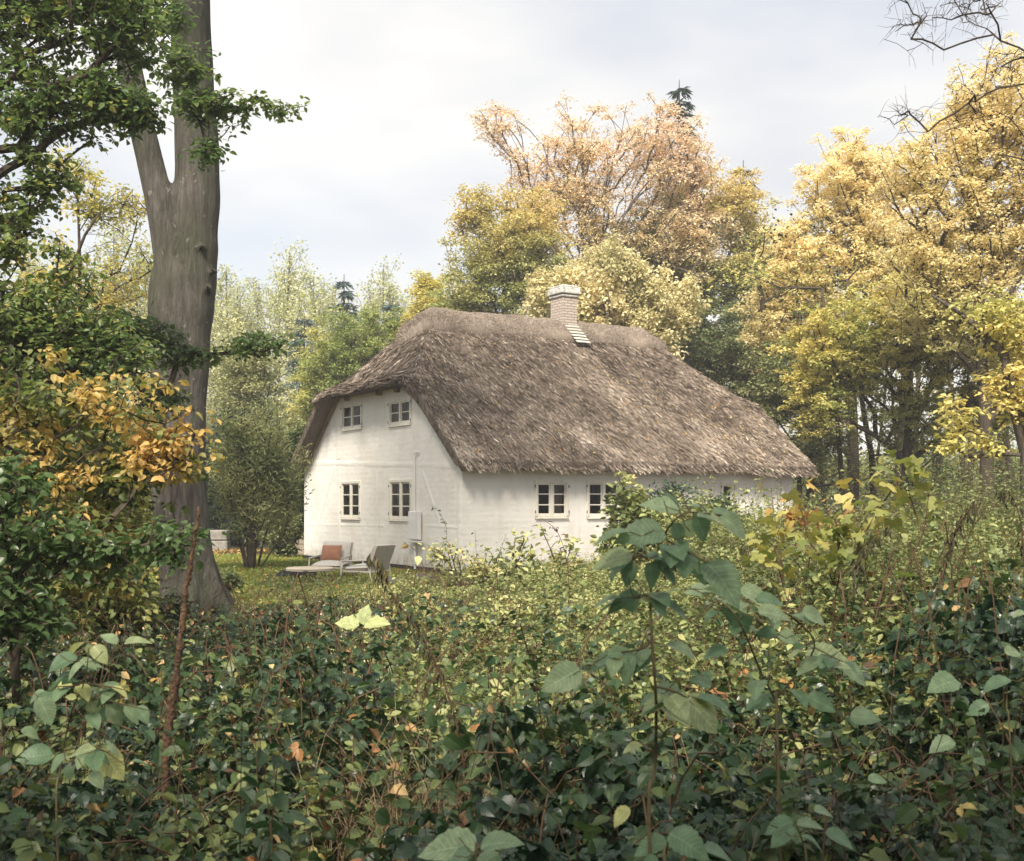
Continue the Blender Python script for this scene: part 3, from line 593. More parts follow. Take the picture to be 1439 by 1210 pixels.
tree('whitebeam_tree', 'cream leaved bushy tree directly behind the brick chimney', 'tree', gp(850, 38.5), lob(38.5, [(735,370,830,460),(800,335,920,460),(880,380,985,480),(850,420,960,520),(760,420,860,500)]), 620, 60, .33, .13, M_cream, bark_g, .2, BACK, tmpl=T_MID, twigs=4, seed=7, flat=.9, spread=.9, climb=.9)
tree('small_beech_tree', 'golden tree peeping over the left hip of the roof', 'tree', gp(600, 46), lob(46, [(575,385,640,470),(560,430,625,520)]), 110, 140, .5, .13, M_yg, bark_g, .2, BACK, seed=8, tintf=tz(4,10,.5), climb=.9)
# conifers: whorls of drooping sprays round a straight stem
def conifer(label, x, Z, ytop, wpx, mat, seed, tier=.55, n_leaf=60, bare=.12, group=None, dens=1.0):
    rng = np.random.default_rng(seed); b = np.array(gp(x, Z)); H = P(x, ytop, Z)[2]-b[2]; Wd = wpx/2*Z/F; o = empty('spruce_tree', tuple(b)); tag(o, label, 'tree', group)
    g = G(); g.tube([(0,0,-.2),(0,0,H*.5),(0,0,H)], [H*.018, H*.011, .015], 8); g.build('trunk', bark_d, o, smooth=True); bg_ = G(); L = G(); z = H*bare
    while z < H-.1:
        f = 1-z/H; r = Wd*(f**.8)*rng.uniform(.75, 1.15)+.15; nb = max(4, int((5+6*f)*dens))
        for a in rng.uniform(0, 2*pi, nb):
            rr = r*rng.uniform(.65, 1.15); t = np.linspace(0, 1, 5)[:, None]; e = np.array([math.cos(a), math.sin(a), 0])
            pts = np.array([0,0,z])+e*rr*t+np.array([0,0,1])*(.12*rr*np.sin(t*pi)-.28*rr*t**2+.1*rr*t**4); bg_.tube(pts, [.03*f+.01,.02,.015,.01,.005], 3, caps=False)
            m = int(n_leaf*(.3+rr/Wd)); tt = rng.random(m)**.7; c = np.array([0,0,z])+e*rr*tt[:,None]; c[:,2] += .12*rr*np.sin(tt*pi)-.28*rr*tt**2; sd = np.array([-e[1],e[0],0]); s = rng.normal(0, .16, m)*rr*(1.15-tt)+rng.normal(0,.05,m)
            c += sd*s[:,None]; c[:,2] -= np.abs(rng.normal(0,.09,m)); d = norm(e[None]*.7+sd[None]*np.sign(s)[:,None]*.6+np.stack([rng.normal(0,.25,m),rng.normal(0,.25,m),-.3+rng.normal(0,.2,m)],1))
            L.leaves(T_NAR, c, d, norm(rng.normal(0,.5,(m,3))+[0,0,1]), rng.uniform(.14,.32,m)*(1+Z/120), rng.random(m)*.6+.4*tt)
        z += tier*rng.uniform(.8,1.2)*(.6+.6*f)
    bg_.build('branches', bark_d, o); L.build('foliage', mat, o); return o
conifer('tall dark spruce whose tip stands above the rusty beech', 955, 53, 112, 200, M_fir, 11, .8, 70, .2)
conifer('slim dark conifer showing at the right shoulder of the beech', 1045, 54, 225, 120, M_fir, 12, .8, 55, .2)
M_bfir = leafmat('blue_conifer_needle', [(0,(.06,.10,.095)),(1,(.14,.20,.18))], .7, .1)
conifer('wide blue green conifer in front of the poplars', 484, 58, 385, 150, M_bfir, 13, .8, 60, .15)
conifer('blue green conifer beside the left slope of the roof', 552, 56, 418, 120, M_bfir, 14, .8, 60, .15)
conifer('lower blue green conifer left of the wide one', 428, 57, 440, 100, M_bfir, 15, .8, 50, .15)
conifer('dark conifer between the forked trunk and the bushy shrub', 335, 44, 520, 130, M_fir, 16, .6, 60, .1)
# poplar row
pop = tree('poplar_tree', 'x', 'tree', gp(318, 70), [(gp(318,70)[0], 70, 5.5, 1.7, 1.7, 3.5), (gp(318,70)[0], 70, 10.5, 1.55, 1.5, 4.2), (gp(318,70)[0], 70, 14, .8, .8, 2.2)], 230, 34, .5, .18, M_pop, bark_g, .18, 'poplars in the far row', twigs=5, seed=21, flat=1.4, spread=.9, up=.02, climb=1.6, tip_r=.012, top=15.5)
pop2 = tree('poplar_tree', 'x', 'tree', gp(395, 72), [(gp(395,72)[0], 72, 6, 1.9, 1.7, 3.5), (gp(395,72)[0]+.3, 72, 11, 1.6, 1.5, 4.5), (gp(395,72)[0]-.2, 72, 14.2, .9, .9, 2.)], 230, 34, .5, .18, M_pop, bark_g, .18, 'poplars in the far row', twigs=5, seed=22, flat=1.4, spread=.9, up=.02, climb=1.6, tip_r=.012, top=15.5)
ORD = ['first','second','third','fourth','fifth','sixth','seventh','eighth','ninth','tenth','eleventh','twelfth','thirteenth','fourteenth','fifteenth','sixteenth','seventeenth','eighteenth','nineteenth','twentieth']
pr = np.random.default_rng(77); PR = [pop, pop2]; PL = []
for i, x in enumerate([300, 338, 360, 413, 434, 455, 474, 497, 516, 537, 560, 580, 603, 625]):
    PR.append(copy_tree([pop, pop2][i % 2], gp(x+pr.uniform(-6,6), 68+pr.uniform(-4, 8)), pr.uniform(0, 6), pr.uniform(.9, 1.05)-(.05 if x > 480 else 0), 'x'))
for i, x in enumerate([40, 85, 130, 165, 195, 228]):
    PL.append(copy_tree([pop2, pop][i % 2], gp(x, 60+pr.uniform(-3, 5)), pr.uniform(0, 6), pr.uniform(.9, 1.05), 'x'))
for i, o in enumerate(sorted(PR, key=lambda o: o.location.x/o.location.y)): o['label'] = f'pale slim poplar of the far row, {ORD[i]} to the right of the forked trunk'
for i, o in enumerate(sorted(PL, key=lambda o: o.location.x/o.location.y)): o['label'] = f'pale slim poplar seen through leaves left of the forked trunk, {ORD[i]} from the left edge'
# mid left
tree('maple_tree', 'rounded yellow green tree between the poplars and the left eave', 'tree', gp(495, 47), lob(47, [(420,440,540,590),(460,430,590,540),(405,520,480,650),(390,600,450,700)]), 650, 70, .38, .115, M_yg, bark_g, .28, BACK, seed=31, tintf=lambda p,t,r: np.clip(t*.7+.35*np.clip((470-(p[:,0]/p[:,1]*F+720))/90,0,1)+.0,0,1), climb=.8)
tree('birch_tree', 'thin sandy brown tree behind the bushy shrub', 'tree', gp(372, 42), lob(42, [(300,470,400,600),(350,560,440,680),(290,600,370,700)]), 170, 90, .5, .12, M_olive, bark_g, .16, None, twigs=8, seed=32, tintf=lambda p,t,r: .4+.6*t)
tree('rhododendron_bush', 'dark evergreen bush close behind the left eave', 'bush', gp(392, 36.5), lob(36.5, [(345,600,430,700),(370,660,440,765),(330,690,400,765),(395,600,450,720)]), 240, 110, .34, .13, M_dk, bark_d, .08, None, tmpl=T_MID, seed=33, flat=.7, up=.05, lower=.1)
tree('rhododendron_bush', 'dark evergreen bush between the forked trunk and the stone block', 'bush', gp(300, 44), lob(44, [(250,600,340,700),(270,660,350,762)]), 180, 110, .34, .13, M_dk, bark_d, .08, None, tmpl=T_MID, seed=34, flat=.7, up=.05)
tree('laurel_bush', 'low pale green bush beside the left corner of the cottage', 'bush', gp(400, 34), lob(34, [(372,715,428,775)]), 90, 90, .25, .11, M_olive, bark_d, .04, None, tmpl=T_MID, seed=35, flat=.7)
# upright multi-stemmed shrub on the lawn
def shrub_clump(name, label, x, Z, lobes, stems, tips, lpt, lsize, mat, seed, tmpl=T_NAR, spread0=.3, bark=bark_d, **k):
    rng = np.random.default_rng(seed); b = np.array(gp(x, Z)); o = empty(name, tuple(b)); tag(o, label, k.pop('cat', 'shrub'), k.pop('group', None)); lb = np.array(lobes); tp = lobes_tips(rng, lobes, tips, .5); nd0 = []; 
    rt_ = k.pop('rt', .007); hh = lb[:,2].max()*.5-.0; PS = []
    for _ in range(stems):
        a = rng.uniform(0,2*pi); q_ = rng.uniform(.2,1); w_ = lb[:,3].max()*q_*.75; tt_ = np.linspace(0,1,6)[:,None]
        PS.append(b+np.array([math.cos(a),math.sin(a),0])*(spread0*.35*q_+w_*tt_**1.3)+np.array([0,0,1])*(-.05+hh*tt_)+rng.normal(0,.012,(6,3))*tt_)
    trunk = np.concatenate(PS)
    nd, par, cnt, br, n0 = skeleton(rng, trunk, tp, .35, .1, .05, climb=1.6); g = G()
    for ps_ in PS: g.tube(ps_-b, np.linspace(rt_*4, rt_*1.6, 6), 6)
    for q in br: r = rt_*np.maximum(cnt[q],1)**.5; r[0] = r[1]; g.tube(nd[q]-b, np.minimum(r, rt_*2.2), 5 if r[1] > .012 else 3, caps=False)
    g.build('stems', bark, o, smooth=True); ends = nd[[q[-1] for q in br]]; e2 = nd[[q[max(0,len(q)-3)] for q in br]]; kk = np.repeat(np.arange(len(ends)), lpt); n = len(kk); f = rng.random(n)
    pd = k.pop('pad', .16); ps = ends[kk]+(e2[kk]-ends[kk])*f[:,None]+rng.normal(0, pd, (n,3)); dr, nr = rdirs(rng, n, k.pop('droop', .1), .7); dr = norm(dr+norm(ends[kk]-e2[kk])*.8)
    tt = vnoise(ps[:,0]+ps[:,2], ps[:,1]+ps[:,2], seed, .7)*.6+rng.random(n)*.4
    L = G(); L.leaves(tmpl, ps-b, dr, nr, lsize*rng.uniform(.6,1.3,n), np.clip(tt*k.pop('tmul', 1)+k.pop('tadd', 0),0,1)); L.build('foliage', mat, o); return o
shrub_clump('bushy_shrub', 'upright many stemmed olive shrub on the lawn left of the cottage', 355, 28.5, lob(28.5, [(295,610,380,740),(335,560,420,700),(350,620,425,750),(300,570,360,660)]), 14, 300, 60, .14, M_olive, 41, spread0=.45, pad=.13, tadd=.12, rt=.0085)
# right hand golden trees
RIGHT = 'golden trees right of the cottage'
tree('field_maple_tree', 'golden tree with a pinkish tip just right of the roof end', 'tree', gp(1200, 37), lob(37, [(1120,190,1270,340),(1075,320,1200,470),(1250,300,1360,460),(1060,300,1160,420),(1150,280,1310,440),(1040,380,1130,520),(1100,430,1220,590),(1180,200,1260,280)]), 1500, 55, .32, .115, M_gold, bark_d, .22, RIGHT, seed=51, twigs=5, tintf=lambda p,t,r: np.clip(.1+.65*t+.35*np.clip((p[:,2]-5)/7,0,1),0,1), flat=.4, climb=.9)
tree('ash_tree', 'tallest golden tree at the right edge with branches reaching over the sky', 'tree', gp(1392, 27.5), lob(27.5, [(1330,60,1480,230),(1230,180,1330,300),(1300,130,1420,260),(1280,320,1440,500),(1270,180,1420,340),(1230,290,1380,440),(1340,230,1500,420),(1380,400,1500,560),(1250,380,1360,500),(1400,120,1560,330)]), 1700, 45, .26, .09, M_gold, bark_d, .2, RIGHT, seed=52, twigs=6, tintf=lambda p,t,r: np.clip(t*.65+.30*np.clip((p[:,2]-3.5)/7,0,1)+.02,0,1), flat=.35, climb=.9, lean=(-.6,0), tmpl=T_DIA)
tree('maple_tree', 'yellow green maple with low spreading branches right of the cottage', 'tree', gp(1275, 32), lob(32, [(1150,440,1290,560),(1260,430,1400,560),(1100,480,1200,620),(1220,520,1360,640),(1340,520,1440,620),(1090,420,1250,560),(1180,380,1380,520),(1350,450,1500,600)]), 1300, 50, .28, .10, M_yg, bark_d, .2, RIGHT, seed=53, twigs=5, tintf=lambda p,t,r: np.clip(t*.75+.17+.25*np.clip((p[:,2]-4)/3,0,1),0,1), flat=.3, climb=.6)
tree('hazel_tree', 'green undergrowth tree beside the right end of the roof', 'tree', gp(1120, 35.5), lob(35.5, [(1050,480,1150,590),(1110,540,1190,660)]), 220, 80, .42, .11, M_olive, bark_d, .12, RIGHT, seed=54, tintf=lambda p,t,r: np.clip(t+.25,0,1), flat=.4)
# leaning thick trunk at the far right
def px_tube(pts, Z, rpx): return np.array([P(x, y, z_) for (x, y), z_ in zip(pts, np.broadcast_to(Z, (len(pts),)))]), np.array(rpx)*np.array(np.broadcast_to(Z, (len(pts),)))/F
tp_, tr_ = px_tube([(1452,720),(1446,640),(1432,590),(1420,545),(1412,500),(1385,470),(1350,440),(1310,415)], 18.5, [14,12,11,10,9,6,4,2]); b0 = np.array([tp_[0][0], 18.5, 0]); tp_[0][2] = -.1
tree('elder_tree', 'leaning tree with a curved brown trunk at the right edge above the weeds', 'tree', tuple(b0), lob(18.5, [(1350,400,1480,500),(1390,480,1490,620),(1310,560,1400,650)]), 110, 34, .28, .10, M_yg, bark_g, .14, RIGHT, seed=55, trunkpts=tp_, tintf=lambda p,t,r: t*.6+.45, twigs=5, tmpl=T_MID, flat=.35)
# woodland trunks under the golden canopy
rw = np.random.default_rng(61); TRK = [1128,1146,1163,1189,1205,1222,1240,1252,1268,1291,1310,1322,1345,1366,1379,1398,1421,1436,1075,1098]
for i, x in enumerate(TRK):
    Z = rw.uniform(33, 48); b = np.array(gp(x+rw.uniform(-5,5), Z)); H = rw.uniform(7, 10); r = rw.uniform(.05, .17); ln = rw.normal(0, .7, 2)
    o = empty('woodland_tree', tuple(b)); tag(o, f'dark slender woodland trunk under the golden canopy, {["standing","leaning left","leaning right"][0 if abs(ln[0])<.4 else (1 if ln[0]<0 else 2)]}, number {i+1} of the stand', 'tree', 'woodland trunks right of the cottage')
    t = np.linspace(0,1,9); wx = np.cumsum(rw.normal(0,.06,9)); g = G(); tr = np.stack([ln[0]*t+wx, ln[1]*t, -.1+H*t],1); g.tube(tr, r*(1.15-.7*t), 8); g.build('trunk', bark_d, o, smooth=True)
    g = G(); L = G()
    for k in range(9):
        j = rw.integers(2, 9); s = tr[j]; a = rw.uniform(0,2*pi); ln_ = rw.uniform(.8,2.4); e = s+np.array([math.cos(a)*ln_, math.sin(a)*ln_, rw.uniform(.2,1.4)]); m = (s+e)/2+[0,0,-.1]+rw.normal(0,.12,3); g.tube([s,m,e],[.035,.02,.008],4,caps=False)
        n = 150; c = e+rw.normal(0,1,(n,3))*[.55,.55,.25]; d, nr = rdirs(rw, n); L.leaves(T_DIA, c, d, nr, rw.uniform(.09,.16,n), rw.random(n)*.5+rw.random()*.5)
    g.build('branches', bark_d, o); L.build('foliage', [M_yg, M_dk, M_gy][i % 3], o)
lab_pos = sorted([o for o in COL.objects if o.name.startswith('woodland_tree')], key=lambda o: o.location.x/o.location.y)
for i, o in enumerate(lab_pos): o['label'] = f'dark slender trunk of the wood under the golden canopy, {ORD[i]} counted from the roof end'
# far undergrowth and wood edge: reads as one mass
rf = np.random.default_rng(71); L = G(); S = G()
for (xa, xb, Za, Zb, zmax, n) in [(-30,-6,44,58,4.2,26000),(8,44,48,66,4.6,60000),(-8,8,50,62,4,9000),(11,30,34,44,1.5,20000)]:
    x = rf.uniform(xa, xb, n); y = rf.uniform(Za, Zb, n); top = zmax*(.55+.6*vnoise(x, y, 72, 2.5)); z = top*rf.random(n)**.6; d, nr = rdirs(rf, n); L.leaves(T_DIA, np.stack([x,y,z],1), d, nr, rf.uniform(.16,.32,n), vnoise(x+z,y,73,1.5)*.7+.3*rf.random(n))
tag(L.build('far_undergrowth', M_olive), 'dark mixed undergrowth at the foot of the far wood', 'undergrowth', kind='stuff')

# ---------------------------------------------------------------- the forked trunk
ZT = 17.2
b0 = np.array([P(272, HZ, ZT)[0], ZT, 0.]); ft = empty('forked_tree', tuple(b0)); tag(ft, 'huge grey forked tree trunk standing left of the cottage', 'tree')
mp_, mr_ = px_tube([(279,905),(277,880),(274,858),(268,830),(261,780),(253,700),(250,620),(253,530),(254,460),(257,405),(265,370),(271,330),(277,270),(277,200),(271,100),(268,0),(264,-200),(262,-450),(262,-620)], ZT, [50,46,43,40,38,37.5,38,39,43,47,41,35,32,30,28.5,27.5,24,17,9])
lp_, lr_ = px_tube([(250,440),(244,405),(237,350),(226,290),(211,225),(198,170),(184,100),(165,0),(140,-200),(105,-450)], ZT-.22, [24,24,22,20,18.5,18,17,15.5,12,7])
def smooth_path(p, r, n):
    t = np.linspace(0, len(p)-1, n); i = np.clip(t.astype(int), 0, len(p)-2); f = (t-i)[:, None]; q = p[np.clip(i-1,0,len(p)-1)], p[i], p[i+1], p[np.clip(i+2,0,len(p)-1)]
    o = .5*((2*q[1])+(-q[0]+q[2])*f+(2*q[0]-5*q[1]+4*q[2]-q[3])*f**2+(-q[0]+3*q[1]-3*q[2]+q[3])*f**3); return o, np.interp(t, np.arange(len(r)), r)
g = G(); rg = np.random.default_rng(81)
a_, r_ = smooth_path(mp_, mr_, 90); g.tube(a_-b0, r_*(1+.02*np.sin(np.arange(90)*1.1)), 28)
a_, r_ = smooth_path(lp_, lr_, 50); g.tube(a_-b0, r_, 22)
for an, ln in ((-2.4,.95),(-1.4,.8),(-.4,.85),(.6,.7),(2.2,.7),(3.0,.9)):
    e = np.array([math.cos(an), math.sin(an), 0]); g.tube(np.array([[0,0,.9]+e*.16, [0,0,.45]+e*.33, [0,0,.15]+e*.55, [0,0,-.1]+e*ln]), [.13,.13,.10,.05], 10)
for x, y, r in ((283,345,3),(298,378,3),(291,402,3)): p = P(x, y, ZT-.42)-b0; g.tube([p+[0,.25,0], p], [r*ZT/F*1.4, r*ZT/F], 10)
bark_big, t, bs = base_mat('fissured_bark', .9, .2); L_ = t.links; c = t.nodes.new('ShaderNodeTexCoord')
def bn(sc_, d, st, ro=.6):
    m_ = t.nodes.new('ShaderNodeMapping'); m_.inputs['Scale'].default_value = st; L_.new(c.outputs['Object'], m_.inputs[0]); n_ = t.nodes.new('ShaderNodeTexNoise'); n_.inputs['Scale'].default_value = sc_; n_.inputs['Detail'].default_value = d; n_.inputs['Roughness'].default_value = ro; L_.new(m_.outputs[0], n_.inputs['Vector']); return n_.outputs[0]
r1 = ramp(t, [(.36,(.034,.029,.025)),(.47,(.092,.082,.071)),(.56,(.155,.14,.122)),(.66,(.26,.24,.21))]); mth = t.nodes.new('ShaderNodeMath'); mth.operation = 'MULTIPLY_ADD'; mth.inputs[1].default_value = .5
m5 = t.nodes.new('ShaderNodeMath'); m5.operation = 'MULTIPLY'; m5.inputs[1].default_value = .5; L_.new(bn(1.1,4,(1,1,.7)), m5.inputs[0]); L_.new(bn(11,7,(1.6,1.6,.22),.72), mth.inputs[0]); L_.new(m5.outputs[0], mth.inputs[2]); L_.new(mth.outputs[0], r1.inputs[0])
r3 = ramp(t, [(.66,(0,0,0)),(.70,(.55,.55,.55))]); L_.new(bn(9,3,(1,1,.8)), r3.inputs[0]); mx3 = t.nodes.new('ShaderNodeMix'); mx3.data_type = 'RGBA'; mx3.inputs[7].default_value = (.40,.40,.34,1); L_.new(r3.outputs[0], mx3.inputs[0]); L_.new(r1.outputs[0], mx3.inputs[6])
r4 = ramp(t, [(.45,(0,0,0)),(.65,(.6,.6,.6))]); L_.new(bn(.9,4,(1,1,.5)), r4.inputs[0]); mx4 = t.nodes.new('ShaderNodeMix'); mx4.data_type = 'RGBA'; mx4.inputs[7].default_value = (.085,.10,.05,1); L_.new(r4.outputs[0], mx4.inputs[0]); L_.new(mx3.outputs[2], mx4.inputs[6]); L_.new(mx4.outputs[2], bs.inputs['Base Color'])
bp = t.nodes.new('ShaderNodeBump'); bp.inputs['Strength'].default_value = 1; bp.inputs['Distance'].default_value = .09; L_.new(bn(16,6,(1.6,1.6,.2),.75), bp.inputs['Height']); L_.new(bp.outputs[0], bs.inputs['Normal'])
tk = g.build('trunk', bark_big, ft, smooth=True); md = tk.modifiers.new('fuse', 'REMESH'); md.mode = 'VOXEL'; md.voxel_size = .035; md.use_smooth_shade = True; md = tk.modifiers.new('soften', 'SMOOTH'); md.factor = .7; md.iterations = 5
rng = np.random.default_rng(82); X0 = b0[0]
tp = lobes_tips(rng, [(X0,17,15,5,4.5,2.6),(X0-3,15,13.5,3,3,1.6),(X0+3,17,15,3.5,3.5,2),(X0,13,14,4,3,1.6)], 170)
nd, par, cnt, br, n0 = skeleton(rng, mp_[-3:], tp, .9)
g = G(); [g.tube(nd[q]-b0, np.minimum(.02*np.maximum(cnt[q],1)**.5, .14), 5, caps=False) for q in br]; g.build('branches', bark_g, ft)
L = G(); k = np.repeat(np.arange(len(tp)), 60); n = len(k); d, nr = rdirs(rng, n); L.leaves(T_DIA, tp[k]+rng.normal(0,1,(n,3))*[.6,.6,.3]-b0, d, nr, rng.uniform(.12,.22,n), rng.random(n)); L.build('foliage', M_dk, ft)

# ---------------------------------------------------------------- leafy trees framing the left
M_lg = leafmat('beech_green_leaf', [(0,(.05,.095,.04)),(.4,(.12,.18,.06)),(.65,(.24,.29,.09)),(.85,(.50,.43,.13)),(1,(.62,.40,.13))], .38, .5, spec=.5)
M_ly = leafmat('beech_yellow_leaf', [(0,(.06,.10,.035)),(.3,(.17,.20,.06)),(.5,(.46,.36,.12)),(.8,(.66,.44,.16)),(1,(.58,.31,.11))], .45, .45)
bl = (P(-150,HZ,11.5)[0], 11.5, 0.)
tree('beech_tree', 'green leaved beech whose branches hang in from the upper left corner', 'tree', bl, lob(11.5, [(-60,-80,150,90),(100,-60,235,110),(-40,60,120,230),(60,90,215,190),(150,110,225,190),(-60,230,60,400),(20,200,110,300),(60,330,130,420),(-60,380,110,520),(-60,480,60,600),(-40,400,170,520),(60,440,230,540),(-40,520,140,640)]), 1400, 15, .21, .076, M_lg, bark_d, .16, seed=91, tmpl=T_MID, tintf=lambda p,t,r: np.clip(t*.85+(r.random(len(t))<.1)*.3,0,1), flat=.25, twigs=6, tip_r=.005, climb=.2, up=.05, top=8)
tree('beech_tree', 'green beech boughs crossing in front of the forked trunk', 'tree', (P(-60,HZ,13.5)[0],13.5,0.), lob(13.5, [(215,55,300,150),(255,110,325,190),(278,180,318,240),(285,135,375,165),(200,-30,260,60),(360,138,428,158),(130,430,250,520),(225,480,300,520),(300,465,410,500),(180,540,270,580)]), 300, 14, .2, .085, M_lg, bark_d, .12, seed=92, tmpl=T_MID, tintf=lambda p,t,r: np.clip(t*.85,0,1), flat=.4, twigs=6, tip_r=.005, climb=-.1, up=.02, top=7)
tree('beech_sapling', 'yellow orange beech sapling filling the left edge below the green boughs', 'sapling', (P(-40,HZ,8.5)[0],8.5,0.), lob(8.5, [(-60,470,110,620),(30,500,240,610),(180,600,300,690),(-40,560,160,720),(120,560,290,660),(100,620,300,710),(20,660,250,780),(-60,740,160,880),(90,740,230,850)]), 500, 10, .18, .066, M_ly, bark_d, .07, seed=93, tmpl=T_OVAL, tintf=lambda p,t,r: np.clip(.05+.9*(vnoise(p[:,0]+p[:,2],p[:,2]-p[:,1],97,.30)-.2)*(.55+.6*np.exp(-((p[:,0]+2.9)/.8)**2-((p[:,2]-1.8)/.7)**2))+.25*r.random(len(t)),0,1), flat=.22, twigs=7, tip_r=.0035, climb=.3, up=.04, top=3.6, droop=.45)
tree('hazel_bush', 'blue green leaved hazel low at the left edge', 'bush', (P(20,HZ,7.2)[0],7.2,0.), lob(7.2, [(-60,620,70,760),(-20,700,140,820),(80,740,200,800),(170,730,290,790),(-60,800,90,930)]), 230, 9, .15, .07, M_lg, bark_d, .04, seed=94, tmpl=T_OVAL, tintf=lambda p,t,r: t*.45, flat=.5, twigs=6, tip_r=.0035, climb=.5, top=2)
tree('hawthorn_bush', 'dark tangled brown and olive thicket bush behind the yellow sapling', 'bush', (P(80,HZ,12.5)[0],12.5,0.), lob(12.5, [(-80,560,120,760),(40,600,220,780),(-40,740,210,960),(90,680,225,900)]), 380, 46, .24, .075, M_ly, bark_d, .06, seed=95, tmpl=T_MID, tintf=lambda p,t,r: t*.55, flat=.8, twigs=9, tip_r=.005, climb=.8, top=2.2)
tree('hawthorn_bush', 'green and amber bush just behind the foot of the forked trunk', 'bush', (P(150,HZ,19)[0],19,0.), lob(19, [(60,480,190,640),(120,560,240,700),(0,520,100,700),(80,640,240,820)]), 300, 50, .32, .085, M_lg, bark_d, .07, seed=96, tmpl=T_MID, tintf=lambda p,t,r: np.clip(t*1.05,0,1), flat=.7, twigs=7, tip_r=.006, climb=.8, top=3)
tree('aspen_tree', 'thin gold leaved tree glimpsed in the gap left of the fork', 'tree', (P(120,HZ,24)[0],24,0.), lob(24, [(60,200,150,300),(100,250,215,340),(20,320,150,450),(130,380,215,470),(-30,420,80,560),(150,340,230,420)]), 170, 38, .42, .10, M_yg, bark_d, .10, seed=97, tintf=lambda p,t,r: np.clip(t+.2,0,1), twigs=10, tip_r=.009, flat=.5, climb=.6)
# bare twigs drooping in the gap beside the fork, and the bare limbs at the upper right
def bare(name, label, base, trunkpts, lobes, tips, seed, tip_r, rad, drp=-.1, bark=bark_d):
    rng = np.random.default_rng(seed); o = empty(name, base); tag(o, label, 'tree'); b = np.array(base); tr = np.array(trunkpts)
    g = G(); g.tube(np.concatenate([tr[:1]*[1,1,0]+[0,0,-.1], tr])-b, np.linspace(rad, rad*.35, len(tr)+1), 9); g.build('trunk', bark, o, smooth=True)
    tp = lobes_tips(rng, lobes, tips, .7); nd, par, cnt, br, n0 = skeleton(rng, tr, tp, .22, drp, .05, climb=-.3); g = G()
    for q in br:
        r = tip_r*np.maximum(cnt[q],1)**.55; r[0] = r[1]; g.tube(nd[q]-b, np.minimum(r, rad*.10), 5 if r[1] > .012 else 3, caps=False)
        if len(q) > 2:
            for j in range(2):
                s = nd[q[rng.integers(1,len(q))]]; e = s+rng.normal(0,.11,3); g.tube([s-b,(s+e)/2-b+rng.normal(0,.012,3),e-b],[tip_r*.8,tip_r*.7,tip_r*.4],3,caps=False)
    g.build('branches', bark, o); return o
bare('bare_limbed_tree', 'nearly leafless tree reaching dark twigs in from the upper right corner', (6.9,12.,0.), [(6.9,12,1.5),(6.95,12,4),(6.8,12,5.8),(6.5,12,7.6)], lob(12, [(1230,-20,1330,90),(1290,-40,1440,60),(1230,135,1330,190),(1300,110,1440,180),(1380,40,1500,140),(1400,180,1500,280)]), 230, 101, .0028, .10, .10)
bare('dead_elm_tree', 'dead tree with thin drooping twigs in the gap beside the fork', (P(60,HZ,14.6)[0],14.6,0.), [P(60,600,14.6),P(80,430,14.6),P(120,330,14.6),P(140,300,14.6)], lob(14.6, [(140,240,225,340),(120,330,215,460),(170,420,250,470)]), 60, 102, .0032, .035, .12)

# unseen trees added behind and beside the camera to shade the undergrowth
def overhead(label, base, lobes, tips, seed, lpt=110):
    tree('added_shade_oak', label, 'tree', base, lobes, tips, lpt, .7, .24, M_dk, bark_g, .3, None, seed=seed, twigs=2, flat=.4, tip_r=.015, climb=.4)
overhead('unseen oak added behind the viewpoint to shade the brambles', (-1.5,-4.5,0), [(-2,-5,8.2,5,3.2,1.6),(2.5,-4.2,8.8,4.5,3,1.5),(-5,-3,8.2,3,3,1.3)], 130, 111)
overhead('unseen oak added outside the right edge to shade the tall weeds', (9.5,4,0), [(6.5,-2,8,3.8,3.6,1.8),(10,3,8,3,3.4,2.2)], 110, 112)
0 and overhead('unseen oak added outside the left edge to shade the undergrowth', (-10,5,0), [(-8,4,6.8,3.4,4.5,2.4),(-6.5,7.5,8.2,2.6,2.5,1.2)], 100, 113)

# ---------------------------------------------------------------- ground cover: countless, so each kind is one object
M_bram = leafmat('bramble_leaf', [(0,(.008,.021,.011)),(.4,(.021,.046,.020)),(.65,(.048,.080,.026)),(.82,(.13,.155,.04)),(.92,(.40,.33,.09)),(1,(.34,.16,.06))], .34, .22, spec=.5)
M_bramn = leafmat('bramble_leaf_near_shaded', [(0,(.007,.018,.010)),(.4,(.019,.042,.019)),(.65,(.040,.070,.025)),(.82,(.11,.135,.04)),(.92,(.40,.33,.09)),(1,(.34,.16,.06))], .34, .22, veins=True, spec=.5)  # darker copy for the near zone: foreground shade put into the leaf colour
M_weed = leafmat('weed_leaf', [(0,(.045,.07,.03)),(.3,(.12,.16,.055)),(.6,(.27,.30,.11)),(.85,(.54,.53,.24)),(1,(.50,.36,.19))], .5, .35)
M_dry = leafmat('dry_leaf', [(0,(.035,.022,.014)),(.4,(.12,.07,.035)),(.7,(.34,.20,.08)),(1,(.50,.36,.17))], .75, .2)
M_stem = noisemat('green_brown_stem', [(.3,(.06,.05,.025)),(.7,(.16,.13,.06))], 10, 2, .7)
def colx(X, Z): return CX+F*X/Z
def moundH(X, Z):
    c = colx(X, Z); h = .10+.80*vnoise(X, Z, 121, 1.2)**1.3+.30*vnoise(X, Z, 122, .4)
    h *= 1-.45*np.clip((Z-9)/6, 0, 1)*np.clip((1000-c)/300, 0, 1); h += .35*np.clip((c-950)/350, 0, 1)*np.clip((Z-3.5)/3, 0, 1); return h
rc_ = np.random.default_rng(120)
def cl_(c, a, b): return np.clip((c-a)/(b-a), 0, 1)
